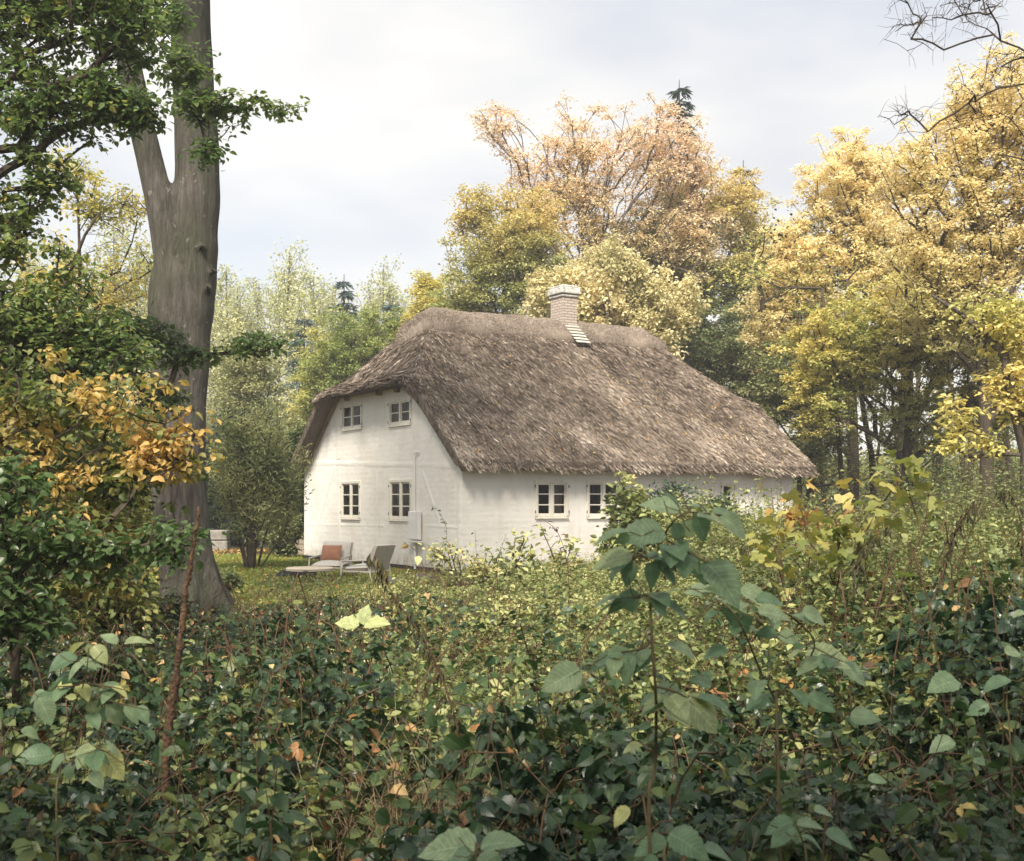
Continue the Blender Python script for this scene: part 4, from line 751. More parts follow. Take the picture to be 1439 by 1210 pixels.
def fan(n, Za, Zb, ca, cb):   # points evenly over the ground inside the view
    Z = np.sqrt(rc_.uniform(Za**2, Zb**2, n)); c = rc_.uniform(ca, cb, n); return (c-CX)/F*Z, Z
def brambles(n, Za, Zb, T, size, mat, name, label):
    X, Z = fan(n, Za, Zb, -120, 1560); c = colx(X, Z); k = (Z < 14+2.0*vnoise(X, Z, 123, 1.5)) | (c < 215) | (c > 1050); k &= rc_.random(n) < 2.5*vnoise(X, Z, 124, .55)-.5; k &= rc_.random(n) > .75*cl_(Z, 8, 12)*cl_(c, 420, 620)
    X, Z = X[k], Z[k]; n = len(X); H = moundH(X, Z); z = gh(X, Z)+H*(1-rc_.random(n)**1.3*.9); d, nr = rdirs(rc_, n, .25, .7)
    t = np.clip(vnoise(X, Z, 125, .6)*.45+vnoise(X, Z, 126, 2.5)*.25+rc_.random(n)*.25+.2*(Z/16)*rc_.random(n)+(rc_.random(n) < .035)*.4, 0, 1); L = G(); L.leaves(T, np.stack([X,Z,z],1), d, nr, size*rc_.uniform(.6,1.3,n)*(.75+.7*vnoise(X, Z, 127, .8)), t)
    tag(L.build(name, mat), label, 'brambles', kind='stuff')
brambles(13500, 2.1, 6.0, T_join(T_xf(T_leaf(.38,9,.3,.3,.09,.42),.62,0,(0,.38,0)), T_xf(T_leaf(.34,7,.3,.3,.08),.5,R(70),(0,.3,0),-.15), T_xf(T_leaf(.34,7,.3,.3,.08),.5,R(-70),(0,.3,0),-.15)), .088, M_bramn, 'near_brambles', 'dark glossy bramble leaves along the bottom of the picture')
brambles(62000, 6.0, 19, T_TRI, .098, M_bram, 'brambles', 'dense dark bramble thicket between the viewpoint and the lawn')
# bramble canes and dead stalks inside the thicket
g = G(); X, Z = fan(1500, 2.3, 15, -80, 1520)
for x, z_ in zip(X, Z):
    h = float(moundH(x, z_))*rc_.uniform(.8,1.5); a = rc_.uniform(0, 2*pi); r = rc_.uniform(.2,.9); t = np.linspace(0,1,6)[:,None]; e = np.array([math.cos(a)*r, math.sin(a)*r, 0])
    g.tube(np.array([x,z_,0])+e*t+np.array([0,0,1])*h*np.sin(t*pi*rc_.uniform(.45,.85)), rc_.uniform(.0018,.004), 4, caps=False)
tag(g.build('bramble_canes', twig_m), 'thin brown arching canes tangled among the bramble leaves', 'canes', kind='stuff')
def mixed_broad(n, Za, Zb, T, size, mat, name, label, lift=0., tmul=.8):
    X, Z = fan(n, Za, Zb, -100, 1540); k = rc_.random(n) < 1.6*vnoise(X, Z, 171, .45)-.1; X, Z = X[k], Z[k]; n = len(X); d, nr = rdirs(rc_, n, .35, .6); nr = norm(nr+[0,-.3,0]); H = moundH(X, Z)
    L = G(); L.leaves(T, np.stack([X,Z,gh(X,Z)+H*rc_.uniform(.55,1.15,n)+lift],1), d, nr, size*rc_.uniform(.5,1.5,n), np.clip(vnoise(X,Z,172,.5)*.5+rc_.random(n)*.4,0,1)*tmul); tag(L.build(name, mat), label, 'herbs', kind='stuff')
M_herb = leafmat('broad_herb_leaf', [(0,(.014,.038,.015)),(.4,(.036,.074,.025)),(.7,(.09,.135,.042)),(.9,(.34,.34,.09)),(1,(.42,.25,.08))], .42, .35, veins=True, spec=.45)
mixed_broad(1500, 2.6, 8, T_BIG, .066, M_herb, 'broad_herbs', 'scattered broad green leaves of seedlings among the brambles')
mixed_broad(1500, 3.0, 12, T_MAPLE, .085, M_herb, 'lobed_herbs', 'scattered lobed leaves of seedlings among the brambles', tmul=1.05)
g = G()
for c0, Z0, sx, n, hh in [(610,4.8,.22,420,.75),(640,5.6,.3,300,.6),(700,8,.9,300,.6),(300,7,.9,150,.5),(1150,6,.9,260,.7),(1380,7.5,.9,260,.8),(480,10,1.2,200,.5),(150,5,.6,120,.6),(900,5,.8,160,.6)]:
    x0 = (c0-CX)/F*Z0
    for _ in range(n):
        b = np.array([x0+rc_.normal(0,sx), Z0+rc_.normal(0,sx), rc_.uniform(0,.1)]); a = rc_.uniform(0,2*pi); r = rc_.uniform(.05,.45); h = hh*rc_.uniform(.4,1.2); t = np.linspace(0,1,6)[:,None]; dr_ = rc_.uniform(.2,1.1)
        g.tube(b+np.array([math.cos(a),math.sin(a),0])*r*t**1.5+np.array([0,0,1])*h*(t-dr_*t**3*.6), np.linspace(.0017,.0006,6), 3, caps=False)
tag(g.build('dry_grass', noisemat('straw_grass', [(.3,(.16,.11,.06)),(.7,(.40,.32,.19))], 8, 2, .8)), 'withered pale brown grass tangled through the brambles', 'grass', kind='stuff')
# fallen and hanging dry leaves
n = 5200; X, Z = fan(n, 2.3, 15, -80, 1520); H = moundH(X, Z); d, nr = rdirs(rc_, n, .4, .9); L = G(); L.leaves(T_MID, np.stack([X,Z,gh(X,Z)+H*rc_.uniform(.0,1.02,n)],1), d, nr, rc_.uniform(.04,.09,n), rc_.random(n))
tag(L.build('dry_leaves', M_dry), 'brown and yellow dry leaves caught among the brambles', 'leaves', kind='stuff')
# lawn
n = 190000; X, Z = fan(n, 13.5, 36, 120, 760); k = (rc_.random(n) < .25+.9*vnoise(X, Z, 131, .9)); X, Z = X[k], Z[k]; n = len(X); M_gr = leafmat('grass_blade', [(0,(.11,.17,.035)),(.5,(.23,.30,.06)),(.85,(.40,.42,.11)),(1,(.56,.50,.22))], .6, .3)
T_BLADE = (np.array([(-.5,0,0),(.5,0,0),(0,1,0)], float)*np.array([.16,1,1]), [np.array([[0,1,2]])], np.zeros((3,2)))
d = norm(np.stack([rc_.normal(0,.5,n), rc_.normal(0,.5,n), np.ones(n)],1)); L = G(); L.leaves(T_BLADE, np.stack([X,Z,gh(X,Z)-.005],1), d, norm(rc_.normal(0,1,(n,3))), rc_.uniform(.05,.12,n)*(1+.5*vnoise(X,Z,132,.5)), vnoise(X,Z,133,1.4)*.6+rc_.random(n)*.4)
tag(L.build('grass', M_gr), 'short uneven lawn grass between the trunk and the cottage', 'grass', kind='stuff')
n = 17000; X, Z = fan(n, 13.5, 40, 150, 900); d, nr = rdirs(rc_, n, 0, .35); L = G(); L.leaves(T_MID, np.stack([X,Z,gh(X,Z)+rc_.uniform(.02,.09,n)],1), d, nr, rc_.uniform(.05,.10,n), rc_.random(n)**.8)
tag(L.build('fallen_leaves', M_lit), 'yellow fallen leaves scattered over the lawn', 'leaves', kind='stuff')
# leafy stalks
def stalks(n, Za, Zb, ca, cb, hf, name, label, mat, nl=16, ls=.07, tmpl=T_NAR, seed=1, tadd=0., stemmat=None, sr=.003):
    X, Z = fan(n, Za, Zb, ca, cb); k = rc_.random(n) < .3+.9*vnoise(X, Z, seed, .8); X, Z = X[k], Z[k]; n = len(X); h = hf(X, Z)*rc_.uniform(.6,1.12,n); ok = h > .08; X, Z, h = X[ok], Z[ok], h[ok]; n = len(X); ln = rc_.normal(0,.14,(n,2)); g = G(); L = G()
    t = np.linspace(0,1,4); P_ = np.stack([X[:,None]+ln[:,:1]*h[:,None]*t**1.6, Z[:,None]+ln[:,1:]*h[:,None]*t**1.6, gh(X,Z)[:,None]+h[:,None]*t],-1)
    off = np.array([[1,0,0],[-.5,.87,0],[-.5,-.87,0]]); V = P_[:,:,None]+off[None,None]*(sr*(1.15-.8*t))[None,:,None,None]; o_ = (np.arange(n)*12)[:,None,None]
    qd = np.array([(i+r*3,(i+1)%3+r*3,(i+1)%3+3+r*3,i+3+r*3) for r in (0,1,2) for i in range(3)]); g.add(V.reshape(-1,3), [(o_+qd[None]).reshape(-1,4)])
    kk = np.repeat(np.arange(n), nl); m = len(kk); f = rc_.uniform(.25,1.0,m); c = np.stack([X[kk]+ln[kk,0]*h[kk]*f**1.6, Z[kk]+ln[kk,1]*h[kk]*f**1.6, gh(X,Z)[kk]+h[kk]*f],1); d, nr = rdirs(rc_, m, .15, .6)
    L.leaves(tmpl, c, d, nr, ls*rc_.uniform(.6,1.4,m)*(1.25-.6*f), np.clip(vnoise(X,Z,seed+1,.9)[kk]*.55+rc_.random(m)*.35+.1*f+tadd,0,1))
    o = tag(L.build(name, mat), label, 'weeds', kind='stuff'); s = g.build(name.split('_')[0]+'_stalks', stemmat or M_stem, o); return o
cl = lambda c, a, b: np.clip((c-a)/(b-a), 0, 1)
def h_right(X, Z): c = colx(X, Z); return (.45+1.2*cl(c,880,1110)+.20*cl(c,1200,1400))*(.72+.42*vnoise(X,Z,141,1.2))*np.clip((Z-4.5)/4,.3,1)
stalks(7000, 6.0, 16, 900, 1520, h_right, 'tall_weeds', 'tall tangled weeds with small leaves filling the right of the picture', M_weed, 34, .058, T_DIA, 142, -.12)
stalks(5000, 9, 24, 900, 1500, lambda X,Z: h_right(X,Z)*.95, 'dry_tall_weeds', 'browning dry stalked weeds before the right end of the cottage', M_weed, 26, .06, T_NAR, 144, .12, twig_m)
stalks(6500, 12.5, 23.5, 560, 1130, lambda X,Z: (.30+.18*cl(colx(X,Z),600,760)+1.0*cl(colx(X,Z),835,960))*(.45+.9*vnoise(X,Z,146,.9)), 'low_weeds', 'sunlit yellow green weeds growing in front of the long wall', M_weed, 22, .08, T_MID, 147, .0)
stalks(1500, 13, 23, 560, 1130, lambda X,Z: .25+.5*vnoise(X,Z,156,.9)+.5*cl(colx(X,Z),840,960), 'seed_stalks', 'thin brown seed stalks standing above the weeds before the long wall', M_dry, 14, .045, T_NAR, 157, -.1, twig_m, .004)
stalks(6800, 5.5, 17, 400, 1500, lambda X,Z: (.3+.75*vnoise(X,Z,161,.7))*(.55+.45*cl(colx(X,Z),450,700))+.25*cl(colx(X,Z),900,1100), 'mixed_herbs', 'loose yellow green herbs growing up through the brambles', M_weed, 22, .07, T_MID, 162, .0)
stalks(520, 3.4, 9.5, 200, 1500, lambda X,Z: .6+.55*vnoise(X,Z,165,.8)+.2*cl(colx(X,Z),800,1100), 'tall_seedlings', 'tall thin seedlings with soft hanging leaves rising unevenly from the brambles', M_herb, 15, .075, T_OVAL, 166, -.05, twig_m, .003)
stalks(1500, 3.2, 9, -60, 1500, lambda X,Z: .35+.5*vnoise(X,Z,163,.7), 'thin_herbs', 'thin leafy stalks standing among the near brambles', M_weed, 12, .07, T_OVAL, 164, -.25, twig_m, .0022)
stalks(2600, 10, 17, 330, 960, lambda X,Z: .12+.26*vnoise(X,Z,149,.8), 'ground_elder', 'low pale ground plants where the brambles meet the lawn', M_weed, 12, .085, T_MID, 150, .05)
stalks(1300, 15.5, 24, 290, 600, lambda X,Z: .04+.16*vnoise(X,Z,152,.6)**2*2, 'clover', 'small tufts of leafy plants on the lawn', M_weed, 12, .06, T_MID, 153, 0)

# ---------------------------------------------------------------- plants that stand out by themselves
M_lime = leafmat('lime_sapling_leaf', [(0,(.05,.11,.04)),(.5,(.15,.24,.125)),(.8,(.27,.35,.185)),(1,(.50,.50,.19))], .42, .35, veins=True, spec=.45)
M_sy = leafmat('sycamore_leaf', [(0,(.08,.12,.035)),(.4,(.19,.22,.06)),(.75,(.40,.36,.11)),(.93,(.48,.29,.08)),(1,(.36,.15,.06))], .5, .4)
def sprig(name, label, stems, leaves, Z, mat, r0=.006, T=T_BIG, base=None, seed=1, cat='sapling', nup=(0,-.5,.85), o0=(720,640), sc_=2.0, stem_mat=None, tilt=.25, extra=0):
    rg = np.random.default_rng(seed); cv = lambda x, y: (o0[0]+x/sc_, o0[1]+y/sc_)
    s0 = P(*cv(*stems[0][0]), Z); b = np.array([s0[0], s0[1], 0.]); o = empty(name, tuple(b)); tag(o, label, cat); g = G()
    for i, st in enumerate(stems):
        pts = np.array([P(*cv(x, y), Z+.12*math.sin(k*1.3+i)) for k, (x, y) in enumerate(st)])
        if i == 0: pts = np.concatenate([[[pts[0][0]+.03, pts[0][1], -.05]], pts])
        a, r = smooth_path(pts, np.linspace(r0 if i == 0 else r0*.6, r0*.35, len(pts)), len(pts)*5); g.tube(a-b, r, 6)
    L = G()
    for i, q in enumerate(leaves):
        (x0, y0), (x1, y1) = q[0], q[1]; tt = q[2] if len(q) > 2 else rg.uniform(.4,.85); zo = Z+.12*rg.normal(); A = P(*cv(x0,y0), zo); B = P(*cv(x1,y1), zo-.0); ln = np.linalg.norm(B-A); dy = rg.normal(0,.3)*ln-.18*ln; B = B+[0,dy,0]; d = B-A; ln = np.linalg.norm(d)
        nv = np.array(nup)+rg.normal(0,tilt,3); L.leaves(T, [A-b], [d], [nv], [ln*1.03], [tt]); 
        w = norm(d); g.tube([A-b-w*.0, A-b-w*.03-[0,0,.012], A-b-w*.06+[0,0,0]], .0014, 4, caps=False)
    for st in stems[:extra and 99]:
        pts = np.array([P(*cv(x, y), Z) for x, y in st])
        for _ in range(extra):
            i = rg.integers(0, len(pts)-1); A = pts[i]+(pts[i+1]-pts[i])*rg.random(); 
            if A[2] < .75: continue
            a = rg.uniform(0, 2*pi); d = np.array([math.cos(a), math.sin(a), rg.uniform(-.5,.1)]); E = A+d*.035; g.tube([A-b, E-b], .0014, 4, caps=False); L.leaves(T, [E-b], [d], [np.array([0,-.15,1])+rg.normal(0,.25,3)], [rg.uniform(.05,.095)], [rg.uniform(.3,.9)])
    g.build('stem', stem_mat or M_stem, o, smooth=True); L.build('leaves', mat, o, smooth=True); return o
sprig('lime_sapling', 'tall sapling with big drooping pale green leaves standing in front of the long wall',
  [[(385,1040),(400,900),(405,760),(403,650),(392,500),(390,380),(405,280),(430,220),(460,180),(500,160),(590,168)], [(405,285),(370,278),(330,285)], [(425,230),(455,250),(545,300)], [(403,650),(450,660),(490,680)], [(392,520),(360,545),(270,560),(200,598)], [(392,400),(365,392),(340,400)]],
  [((470,160),(372,112),.8),((470,152),(440,95),.3),((500,142),(552,140),.75),((512,165),(560,240),.45),((520,172),(600,178),.8),((585,170),(668,218),.8),((455,190),(478,245),.35),((460,255),(540,308),.75),((330,215),(228,222),.7),((318,220),(390,252),.4),((338,285),(228,292),.85),((335,300),(318,360),.3),((385,300),(402,368),.35),((545,300),(628,385),.6),((345,400),(264,425),.35),((395,400),(432,440),.4),((345,404),(360,452),.45),((345,560),(300,642),.6),((268,560),(335,540),.6),((262,592),(195,590),.8),((190,600),(95,640),.8),((400,652),(495,685),.7),((485,680),(580,765),.85),((400,672),(345,705),.5),((560,650),(505,618),.6),((430,220),(300,210),.6),((560,168),(640,160),.6)], 2.9, M_lime, .0055, seed=161, extra=7)
sprig('lime_sapling', 'shorter arching sapling with broad pale leaves right of the tall one',
  [[(745,760),(740,690),(700,610),(650,490),(600,420),(500,372)], [(745,680),(850,540),(780,450),(700,425),(640,400)], [(850,540),(930,580)]],
  [((560,382),(492,370),.7),((600,420),(570,395),.7),((690,440),(780,438),.8),((665,440),(700,420),.8),((815,440),(888,458),.8),((745,500),(685,492),.4),((750,505),(808,515),.75),((825,560),(952,562),.85),((925,590),(998,628),.7),((605,545),(540,552),.35),((720,680),(655,695),.4),((640,378),(732,404),.8),((830,680),(900,700),.5),((950,735),(1020,725),.6),((600,430),(640,480),.3)], 3.5, M_lime, .005, seed=162, extra=8)
sprig('dogwood_shoot', 'yellow green leaved shoot at the lower left against the dark', 
  [[(160,620),(170,480),(200,330),(240,230),(250,140)], [(180,430),(270,420),(350,470)], [(205,330),(270,285),(350,300),(430,320)], [(230,240),(310,250),(360,262)], [(225,245),(205,248),(150,250)]],
  [((240,125),(183,152),.95),((247,130),(256,162),.9),((264,135),(305,174),.9),((240,182),(193,214),.8),((225,176),(272,192),.8),((205,246),(146,258),1),((215,250),(236,277),1),((222,244),(264,268),1),((312,250),(278,252),1),((314,252),(364,268),1),((255,285),(276,338),.85),((235,280),(230,315),.6),((308,300),(346,352),.8),((350,305),(396,345),.75),((385,305),(424,342),.6),((272,424),(207,424),.85),((276,424),(352,492),1),((268,430),(262,470),.8),((300,420),(335,440),.8),((190,440),(150,470),.6),((190,470),(200,510),.6),((255,490),(295,525),.8),((150,440),(80,430),.5),((330,130),(290,95),.8),((350,130),(415,110),.85),((110,280),(155,345),.7),((60,370),(110,385),.7)], 3.6, M_lime, .004, T=T_leaf(.36,9,.35,.3,.02), seed=163, o0=(0,840), sc_=2.0, cat='shoot', extra=6)
sprig('lime_seedling', 'very broad veined leaves low at the bottom centre', [[(1340,790),(1345,740),(1350,700)], [(1350,720),(1400,690)]], [((1345,702),(1180,690),.75),((1352,700),(1455,655),.65),((1350,720),(1420,760),.6),((1330,715),(1240,765),.5)], 2.5, M_lime, .004, seed=164, o0=(0,840), sc_=2.0, nup=(0,-.7,.7), cat='seedling')
sprig('lime_seedling', 'round dull green leaves at the bottom right of the tall sapling foot', [[(430,1200),(435,1120),(440,1060)], [(440,1110),(500,1080)]], [((435,1085),(340,1105),.45),((442,1062),(535,1092),.5),((540,1110),(640,1130),.5),((330,990),(280,1030),1),((410,1130),(360,1170),.4)], 2.7, M_lime, .004, seed=165, cat='seedling')
sprig('lime_seedling', 'cluster of long grey green leaves at the bottom right', [[(830,1200),(820,1100),(800,1040)], [(810,1060),(880,1010)]], [((790,1030),(710,1050),.5),((800,1035),(865,1025),.7),((795,1045),(720,1090),.45),((815,1070),(880,1095),.5),((850,1000),(915,1005),.7),((880,1060),(960,1080),.5)], 2.8, M_lime, .004, seed=166, cat='seedling')
sprig('hazel_seedling', 'two pale grey green leaves at the right edge', [[(1400,800),(1390,700),(1400,560),(1420,450)]], [((1440,440),(1405,445),.8),((1385,555),(1440,548),.8),((1400,630),(1320,640),.5),((1250,632),(1165,632),.6),((1340,700),(1280,720),.5),((1240,800),(1170,812),.7),((1280,830),(1330,860),.6),((1000,910),(1050,905),.6)], 4.2, M_lime, .004, seed=167, cat='seedling')
sprig('maple_seedling', 'single pale yellow lobed leaf held on a thin stalk above the brambles', [[(1020,260),(1022,150),(1020,75)]], [((1010,78),(945,62),.9),((1022,76),(1030,20),.88),((1025,78),(1095,60),.92)], 6.5, M_lime, .004, T=T_leaf(.45,7,.2,.2,.12), seed=168, o0=(0,840), sc_=2.0, cat='seedling')
sy = shrub_clump('sycamore_sapling', 'sycamore sapling with large lobed yellow and orange leaves right of the cottage', 1180, 8, lob(8, [(1070,660,1160,740),(1130,690,1240,790),(1200,650,1310,740),(1040,730,1140,800)]), 4, 42, 4, .125, M_sy, 171, tmpl=T_MAPLE, spread0=.25, bark=twig_m, pad=.10, cat='sapling', tadd=-.02, rt=.0028)
shrub_clump('sycamore_sapling', 'smaller rusty leaved sapling close to the right corner of the cottage', 1150, 13, lob(13, [(1090,700,1180,760),(1140,720,1240,790)]), 4, 40, 6, .13, M_sy, 172, tmpl=T_MAPLE, spread0=.25, bark=twig_m, pad=.09, cat='sapling', tadd=.38, rt=.0035)
shrub_clump('laurel_bush', 'glossy dark green laurel in front of the long wall', 985, 22.5, lob(22.5, [(885,675,990,790),(945,700,1050,790),(1000,725,1080,800)]), 9, 340, 44, .14, leafmat('laurel_leaf', [(0,(.02,.05,.02)),(.6,(.05,.10,.035)),(1,(.12,.18,.06))], .3, .15, spec=.6), 173, tmpl=T_NAR, pad=.09, cat='bush')
shrub_clump('elder_shrub', 'pale yellow green shrub before the second ground floor window', 900, 19, lob(19, [(855,665,920,740),(870,700,960,790),(840,720,900,800)]), 6, 150, 18, .12, M_weed, 174, tmpl=T_MID, pad=.08, tadd=.2)
shrub_clump('rose_bush', 'open bush with light green leaves at the corner of the white wall', 660, 20.5, lob(20.5, [(600,760,660,800),(640,770,720,820),(690,775,760,820)]), 7, 80, 12, .09, M_weed, 175, tmpl=T_MID, pad=.08, tadd=.05)
shrub_clump('wall_shrub', 'sparse arching shrub with yellow green leaves before the first long wall window', 760, 17, lob(17, [(705,730,770,790),(740,745,830,810),(700,790,800,830)]), 5, 50, 9, .11, M_weed, 176, tmpl=T_MID, pad=.07, tadd=.2)
shrub_clump('lawn_shrub', 'low rounded green plant at the right foot of the forked trunk', 318, 20.5, lob(20.5, [(300,800,345,825)]), 5, 40, 24, .07, M_weed, 177, tmpl=T_MID, pad=.06, tadd=-.1, cat='plant')
# thin stalks against the white wall
def wand(label, path, Z, seed, ls=.06, nl=16, mat=None, hang=False, name='weed_stalk', r=.003, tadd=0., cat='weed', tmpl=T_MID, sp=.01, group=None):
    rg = np.random.default_rng(seed); p = np.array([P(x, y, Z) for x, y in path]); p = np.concatenate([[[p[0][0], Z, -.05]], p]) if not hang else p; b = np.array([p[0][0], Z, 0.]); o = empty(name, tuple(b)); tag(o, label, cat, group)
    a, rr = smooth_path(p, np.linspace(r*1.3, r*.5, len(p)), len(p)*6); g = G(); g.tube(a-b, rr, 5); g.build('stem', twig_m, o, smooth=True); f = rg.uniform(.3, 1, nl) if not hang else rg.uniform(.08,1,nl); i = (f*(len(a)-1)).astype(int); d, nr = rdirs(rg, nl, .3, .6)
    if hang: d = norm(np.stack([rg.normal(0,.3,nl), rg.normal(0,.3,nl), -np.ones(nl)],1)); nr = norm(np.stack([rg.normal(0,.5,nl), -np.ones(nl), rg.normal(0,.3,nl)],1))
    L = G(); L.leaves(tmpl, a[i]-b+rg.normal(0,sp,(nl,3)), d, nr, ls*rg.uniform(.6,1.3,nl), np.clip(rg.random(nl)*.6+.2+tadd,0,1)); L.build('leaves', mat or M_weed, o); return o
wand('wispy stalk with small dark leaves rising before the meter box corner of the gable', [(628,830),(625,790),(628,745),(618,722),(606,710)], 15, 181, .055, 20, M_dk)
wand('second thin stalk against the long wall, right of the cottage corner', [(690,830),(672,790),(668,745)], 15, 182, .04, 14, M_dk)
wand('faint thin stalk rising before the wall between corner and first window', [(700,830),(700,790),(712,750)], 15, 183, .04, 12, M_dk)
wand('dead stalk hung with dark shrivelled leaves before the second long wall window', [(800,830),(795,780),(782,745),(760,728)], 9, 184, .06, 26, M_dry, tadd=-.3, tmpl=T_NAR)
wand('yellow leaved hop shoot climbing before the plinth of the gable', [(600,880),(602,840),(598,805),(585,775),(568,762)], 9, 185, .09, 14, M_weed, tadd=.3)
M_dead = leafmat('withered_leaf', [(0,(.03,.028,.016)),(.5,(.08,.075,.035)),(.8,(.16,.13,.05)),(1,(.36,.24,.08))], .8, .15)
wand('drooping withered goldenrod hanging over the middle of the brambles', [(655,1090),(640,1010),(618,945),(592,893),(562,850),(540,812),(526,780)], 4.6, 186, .048, 130, M_dead, hang=True, name='withered_plant', r=.004, cat='dead plant', tmpl=T_NAR, sp=.014)
wand('dark drooping seed head among the tall weeds, upper one at the right', [(1320,830),(1334,772),(1345,740),(1362,716),(1378,706)], 6, 187, .05, 110, M_dead, hang=True, name='withered_plant', r=.003, tadd=-.2, cat='dead plant', tmpl=T_NAR, sp=.016)
wand('dark drooping seed head below the yellow sycamore leaves', [(1200,830),(1206,795),(1222,765),(1249,738)], 6, 188, .05, 100, M_dead, hang=True, name='withered_plant', r=.003, tadd=-.2, cat='dead plant', tmpl=T_NAR, sp=.016)
wand('dark leafless seed stalk at the far right edge of the weeds', [(1440,790),(1436,740),(1424,700),(1405,690)], 6, 189, .05, 70, M_dead, hang=True, name='withered_plant', r=.003, tadd=-.2, cat='dead plant', tmpl=T_NAR, sp=.016)
for i, (x, y, Z, lb_) in enumerate([(985,700,9,'left of the sycamore sapling'),(1310,700,9,'right of the sycamore sapling'),(1385,735,8,'near the right edge'),(1070,770,9,'below the long wall'),(1150,800,8,'in the middle of the weeds')]):
    wand(f'tall leafy nettle rising out of the weeds {lb_}', [(x-6,y+160),(x-3,y+90),(x+2,y+40),(x,y)], Z, 190+i, .075, 46, M_weed, name='nettle', cat='nettle', tadd=-.05)
# the dark crooked dead stem at the left
g = G(); p, r = px_tube([(234,1090),(238,1020),(248,950),(256,885),(264,820),(274,760),(281,712)], 5.2, [6,6,5.5,5,4,3,1.5]); b = np.array([p[0][0],5.2,0.]); p = np.concatenate([[[p[0][0],5.2,-.05]],p]); r = np.concatenate([[r[0]],r]); a, rr = smooth_path(p, r, 60); rg = np.random.default_rng(7)
o = empty('dead_sapling', tuple(b)); tag(o, 'crooked rough dark brown dead stem rising in front of the forked trunk', 'dead sapling'); g.tube(a-b+rg.normal(0,.003,a.shape), rr*(1+rg.normal(0,.2,60)), 9); g.build('stem', noisemat('rotten_bark', [(.3,(.03,.02,.014)),(.7,(.16,.095,.055))], 30, 5, .95, .8, 60), o, smooth=True)
L = G(); n = 160; i = rg.integers(0,60,n); L.leaves(T_NAR, a[i]-b+rg.normal(0,.008,(n,3)), norm(rg.normal(0,1,(n,3))-[0,0,.6]), norm(rg.normal(0,1,(n,3))), rg.uniform(.012,.035,n), rg.random(n)*.5); L.build('bark_flakes', M_dry, o)
tk2 = G(); p, r = px_tube([(5,1000),(8,900),(8,840),(12,700),(18,560)], 9.5, [9,8,8,7,5]); b = np.array([p[0][0],9.5,0.]); p[0][2] = -.1; o = empty('young_tree', tuple(b)); tag(o, 'slender bare young trunk at the very left edge', 'tree'); tk2.tube(p-b, r, 10); tk2.build('trunk', bark_g, o, smooth=True)

# ---------------------------------------------------------------- terrace furniture, stones, planter
M_fab = noisemat('grey_canvas', [(.3,(.46,.43,.38)),(.7,(.56,.53,.48))], 30, 3, .95, .2, 120)
M_wicker = noisemat('grey_frame', [(.3,(.40,.365,.31)),(.7,(.52,.48,.42))], 20, 3, .6)
M_terra = noisemat('rust_cloth', [(.3,(.27,.13,.08)),(.7,(.36,.18,.11))], 12, 3, .9)
def pad(g, w, d, h, M, puff=.035, n=12):
    u = np.linspace(-1,1,n); A, B = np.meshgrid(u, u); e = (1-np.abs(A)**5)*(1-np.abs(B)**5); cx = np.sign(A)*np.abs(A)**.9
    for s in (1,-1):
        X = np.stack([A*w/2*(1-.03*(1-e)), B*d/2*(1-.03*(1-e)), s*(h/2*e**.35+puff*np.cos(A*pi/2)*np.cos(B*pi/2))],-1); X = X@np.array(M)[:3,:3].T+np.array(M)[:3,3]; g.grid(X, flip=(s < 0))
T_, R_ = Matrix.Translation, Matrix.Rotation
def lounge_chair(loc, rz, label):
    o = empty('lounge_chair', loc, rz); tag(o, label, 'chair', 'lounge chairs by the round table')
    g = G(); pad(g, .66, .66, .10, T_((0,0,.33))@R_(R(4),4,'X')); g.build('seat_cushion', M_fab, o, smooth=True)
    g = G(); pad(g, .66, .56, .11, T_((0,.33,.55))@R_(R(68),4,'X')); g.build('back_cushion', M_fab, o, smooth=True)
    g = G(); g.box((-.34,-.32,.24),(.34,.36,.275)); bevel(g.build('seat_frame', M_wicker, o), .008)
    g = G(); g.box((-.34,-.03,-.28),(.34,.0,.28), T_((0,.42,.53))@R_(R(-22),4,'X')); bevel(g.build('backrest', M_wicker, o), .01)
    for s in (-1, 1):
        g = G(); g.tube([(s*.36,-.33,.46),(s*.37,0,.48),(s*.35,.36,.50)], .018, 8); g.build('armrest', M_wicker, o, smooth=True)
        g = G(); g.tube([(s*.36,-.31,.46),(s*.36,-.34,.2),(s*.37,-.38,0)], [.016,.015,.012], 8); g.build('leg', M_wicker, o, smooth=True)
        g = G(); g.tube([(s*.35,.34,.50),(s*.35,.36,.2),(s*.36,.44,0)], [.016,.015,.012], 8); g.build('leg', M_wicker, o, smooth=True)
    return o
p1 = P(465, HZ, 25.2); lounge_chair((p1[0], 25.2, 0), R(-12), 'pale grey lounge chair facing the viewpoint with the rust pillow on it')
p2 = P(514, HZ, 23.9); lounge_chair((p2[0], 23.9, 0), R(-118), 'grey lounge chair turned sideways, right of the one with the pillow')
o = G(); pad(o, .46, .36, .10, R_(R(66),4,'X'), .05); pl = o.build('pillow', M_terra, None, smooth=True); pl.location = (p1[0]-.0, 25.2+.10, .565); pl.rotation_euler = (0,0,R(-12)); tag(pl, 'rust brown pillow leaning on the back of the lounge chair', 'pillow')
pt_ = P(436, HZ, 23.6); o = empty('round_table', (pt_[0],23.6,0)); tag(o, 'low round pale table on thin metal legs in front of the lounge chairs', 'table')
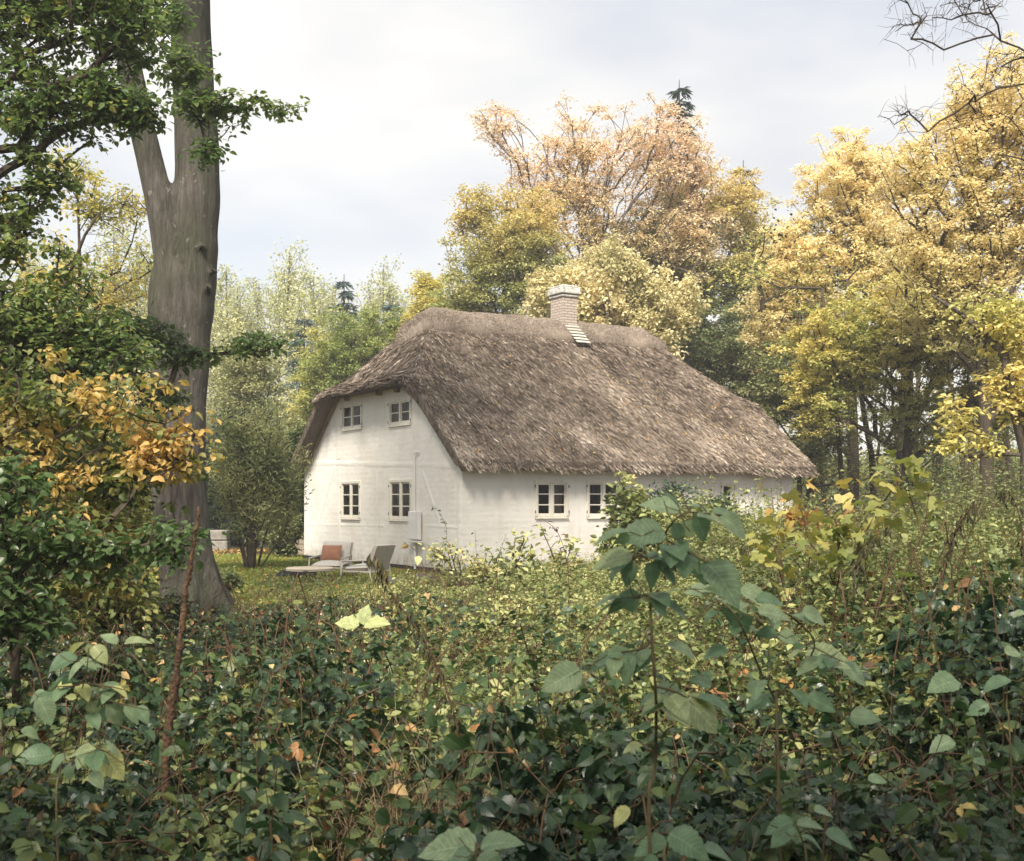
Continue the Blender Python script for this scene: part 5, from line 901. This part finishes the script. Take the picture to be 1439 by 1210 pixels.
g = G(); th = np.linspace(0,2*pi,41)[:-1]; rings = [(.0,.345),(.46,.345),(.48,.335),(.48,.315),(.46,.305),(0,.305)]; X = np.array([[(r*math.cos(a), r*math.sin(a), z) for a in np.append(th,0)] for r, z in rings]); g.grid(X, flip=True); g.build('tabletop', noisemat('pale_wood', [(.3,(.52,.44,.33)),(.7,(.64,.56,.44))], 6, 4, .6, stretch=(1,8,1)), o)
g = G(); g.tube([(.47*math.cos(a),.47*math.sin(a),.295) for a in np.append(th,[0,th[1]])], .012, 6, caps=False); g.build('rim', M_wicker, o, smooth=True)
for a in (R(35),R(125),R(215),R(305)): g = G(); g.tube([(.30*math.cos(a),.30*math.sin(a),.305),(.40*math.cos(a),.40*math.sin(a),0)], [.014,.010], 8); g.build('leg', M_wicker, o, smooth=True)
def rock(name, label, x, Z, s, mat, seed, cat='stone', z=0, group=None):
    n1, n2 = 26, 16; a, b = np.meshgrid(np.linspace(0,2*pi,n1), np.linspace(0,pi,n2)); d = np.stack([np.cos(a)*np.sin(b), np.sin(a)*np.sin(b), np.cos(b)],-1); 
    r = 1+.35*(vnoise(d[...,0]*1.7+d[...,2], d[...,1]*1.7-d[...,2], seed)-.5)+.18*(vnoise(d[...,0]*4+d[...,2]*3, d[...,1]*4+d[...,2], seed+1)-.5); r[:,-1] = r[:,0]; o = G().grid(d*r[...,None]*np.array(s)).build(name, mat, smooth=True); q = P(x, HZ, Z); o.location = (q[0], Z, z+s[2]*.5); return tag(o, label, cat, group)
M_stone = noisemat('dark_fieldstone', [(.3,(.04,.038,.036)),(.6,(.10,.095,.09)),(.75,(.18,.17,.16))], 6, 6, .9, .6, 15)
rock('garden_stone', 'dark fieldstone at the foot of the gable, right of the sideways chair', 597, 22.3, (.30,.2,.20), M_stone, 201); rock('garden_stone', 'smaller dark stone left of the biggest one by the gable', 571, 22.8, (.2,.16,.13), M_stone, 202)
rock('garden_stone', 'flat dark stone half hidden in weeds below the cottage corner', 655, 21.5, (.25,.18,.14), M_stone, 203); rock('garden_stone', 'dark stone among the weeds right of the cottage corner', 692, 21.3, (.22,.16,.15), M_stone, 204); rock('garden_stone', 'low grey stone close beside the sideways chair', 548, 23.4, (.22,.16,.12), M_stone, 205)
rock('folded_cover', 'low black heaped cover on the grass behind the left of the round table', 418, 25.2, (.42,.3,.17), noisemat('black_cloth', [(.3,(.010,.010,.011)),(.7,(.03,.03,.032))], 5, 4, .8, .5), 206, cat='cover')
M_blk = noisemat('grey_block', [(.3,(.16,.15,.13)),(.7,(.30,.28,.25))], 5, 6, .95, .6, 14)
q = P(303, HZ, 40); o = empty('stone_bench', (q[0],40,0)); tag(o, 'rough grey stone block seat of two courses beyond the forked trunk', 'block')
bevel(G().box((-.5,-.25,-.02),(.47,.25,.34)).build('lower_course', M_blk, o), .04, 3); bevel(G().box((-.47,-.23,.36),(.45,.23,.70)).build('upper_course', M_blk, o), .04, 3)
q = P(426, HZ, 36.4); o = empty('planter_box', (q[0],36.4,0)); tag(o, 'grey brown wooden planter behind the left corner of the cottage', 'planter'); M_wd = noisemat('weathered_wood', [(.3,(.22,.18,.14)),(.7,(.38,.32,.26))], 5, 5, .9, .4, stretch=(1,1,9))
for k in range(4): bevel(G().box((-.32,-.3,.02+k*.17),(.32,.3,.18+k*.17)).build('board', M_wd, o), .01)

# ---------------------------------------------------------------- thin autumn haze
hz = G().box((-160,-45,-1.2),(160,210,24)).build('haze', None)
hm = bpy.data.materials.new('haze_air'); hm.use_nodes = True; hm.node_tree.nodes.clear(); ho = hm.node_tree.nodes.new('ShaderNodeOutputMaterial'); hv = hm.node_tree.nodes.new('ShaderNodeVolumePrincipled')
hv.inputs['Color'].default_value = (.97,.98,1,1); hv.inputs['Density'].default_value = .0014; hv.inputs['Anisotropy'].default_value = .1; hm.node_tree.links.new(hv.outputs[0], ho.inputs['Volume']); hz.data.materials.clear(); hz.data.materials.append(hm); tag(hz, 'thin pale haze between the trees', 'haze', kind='stuff')
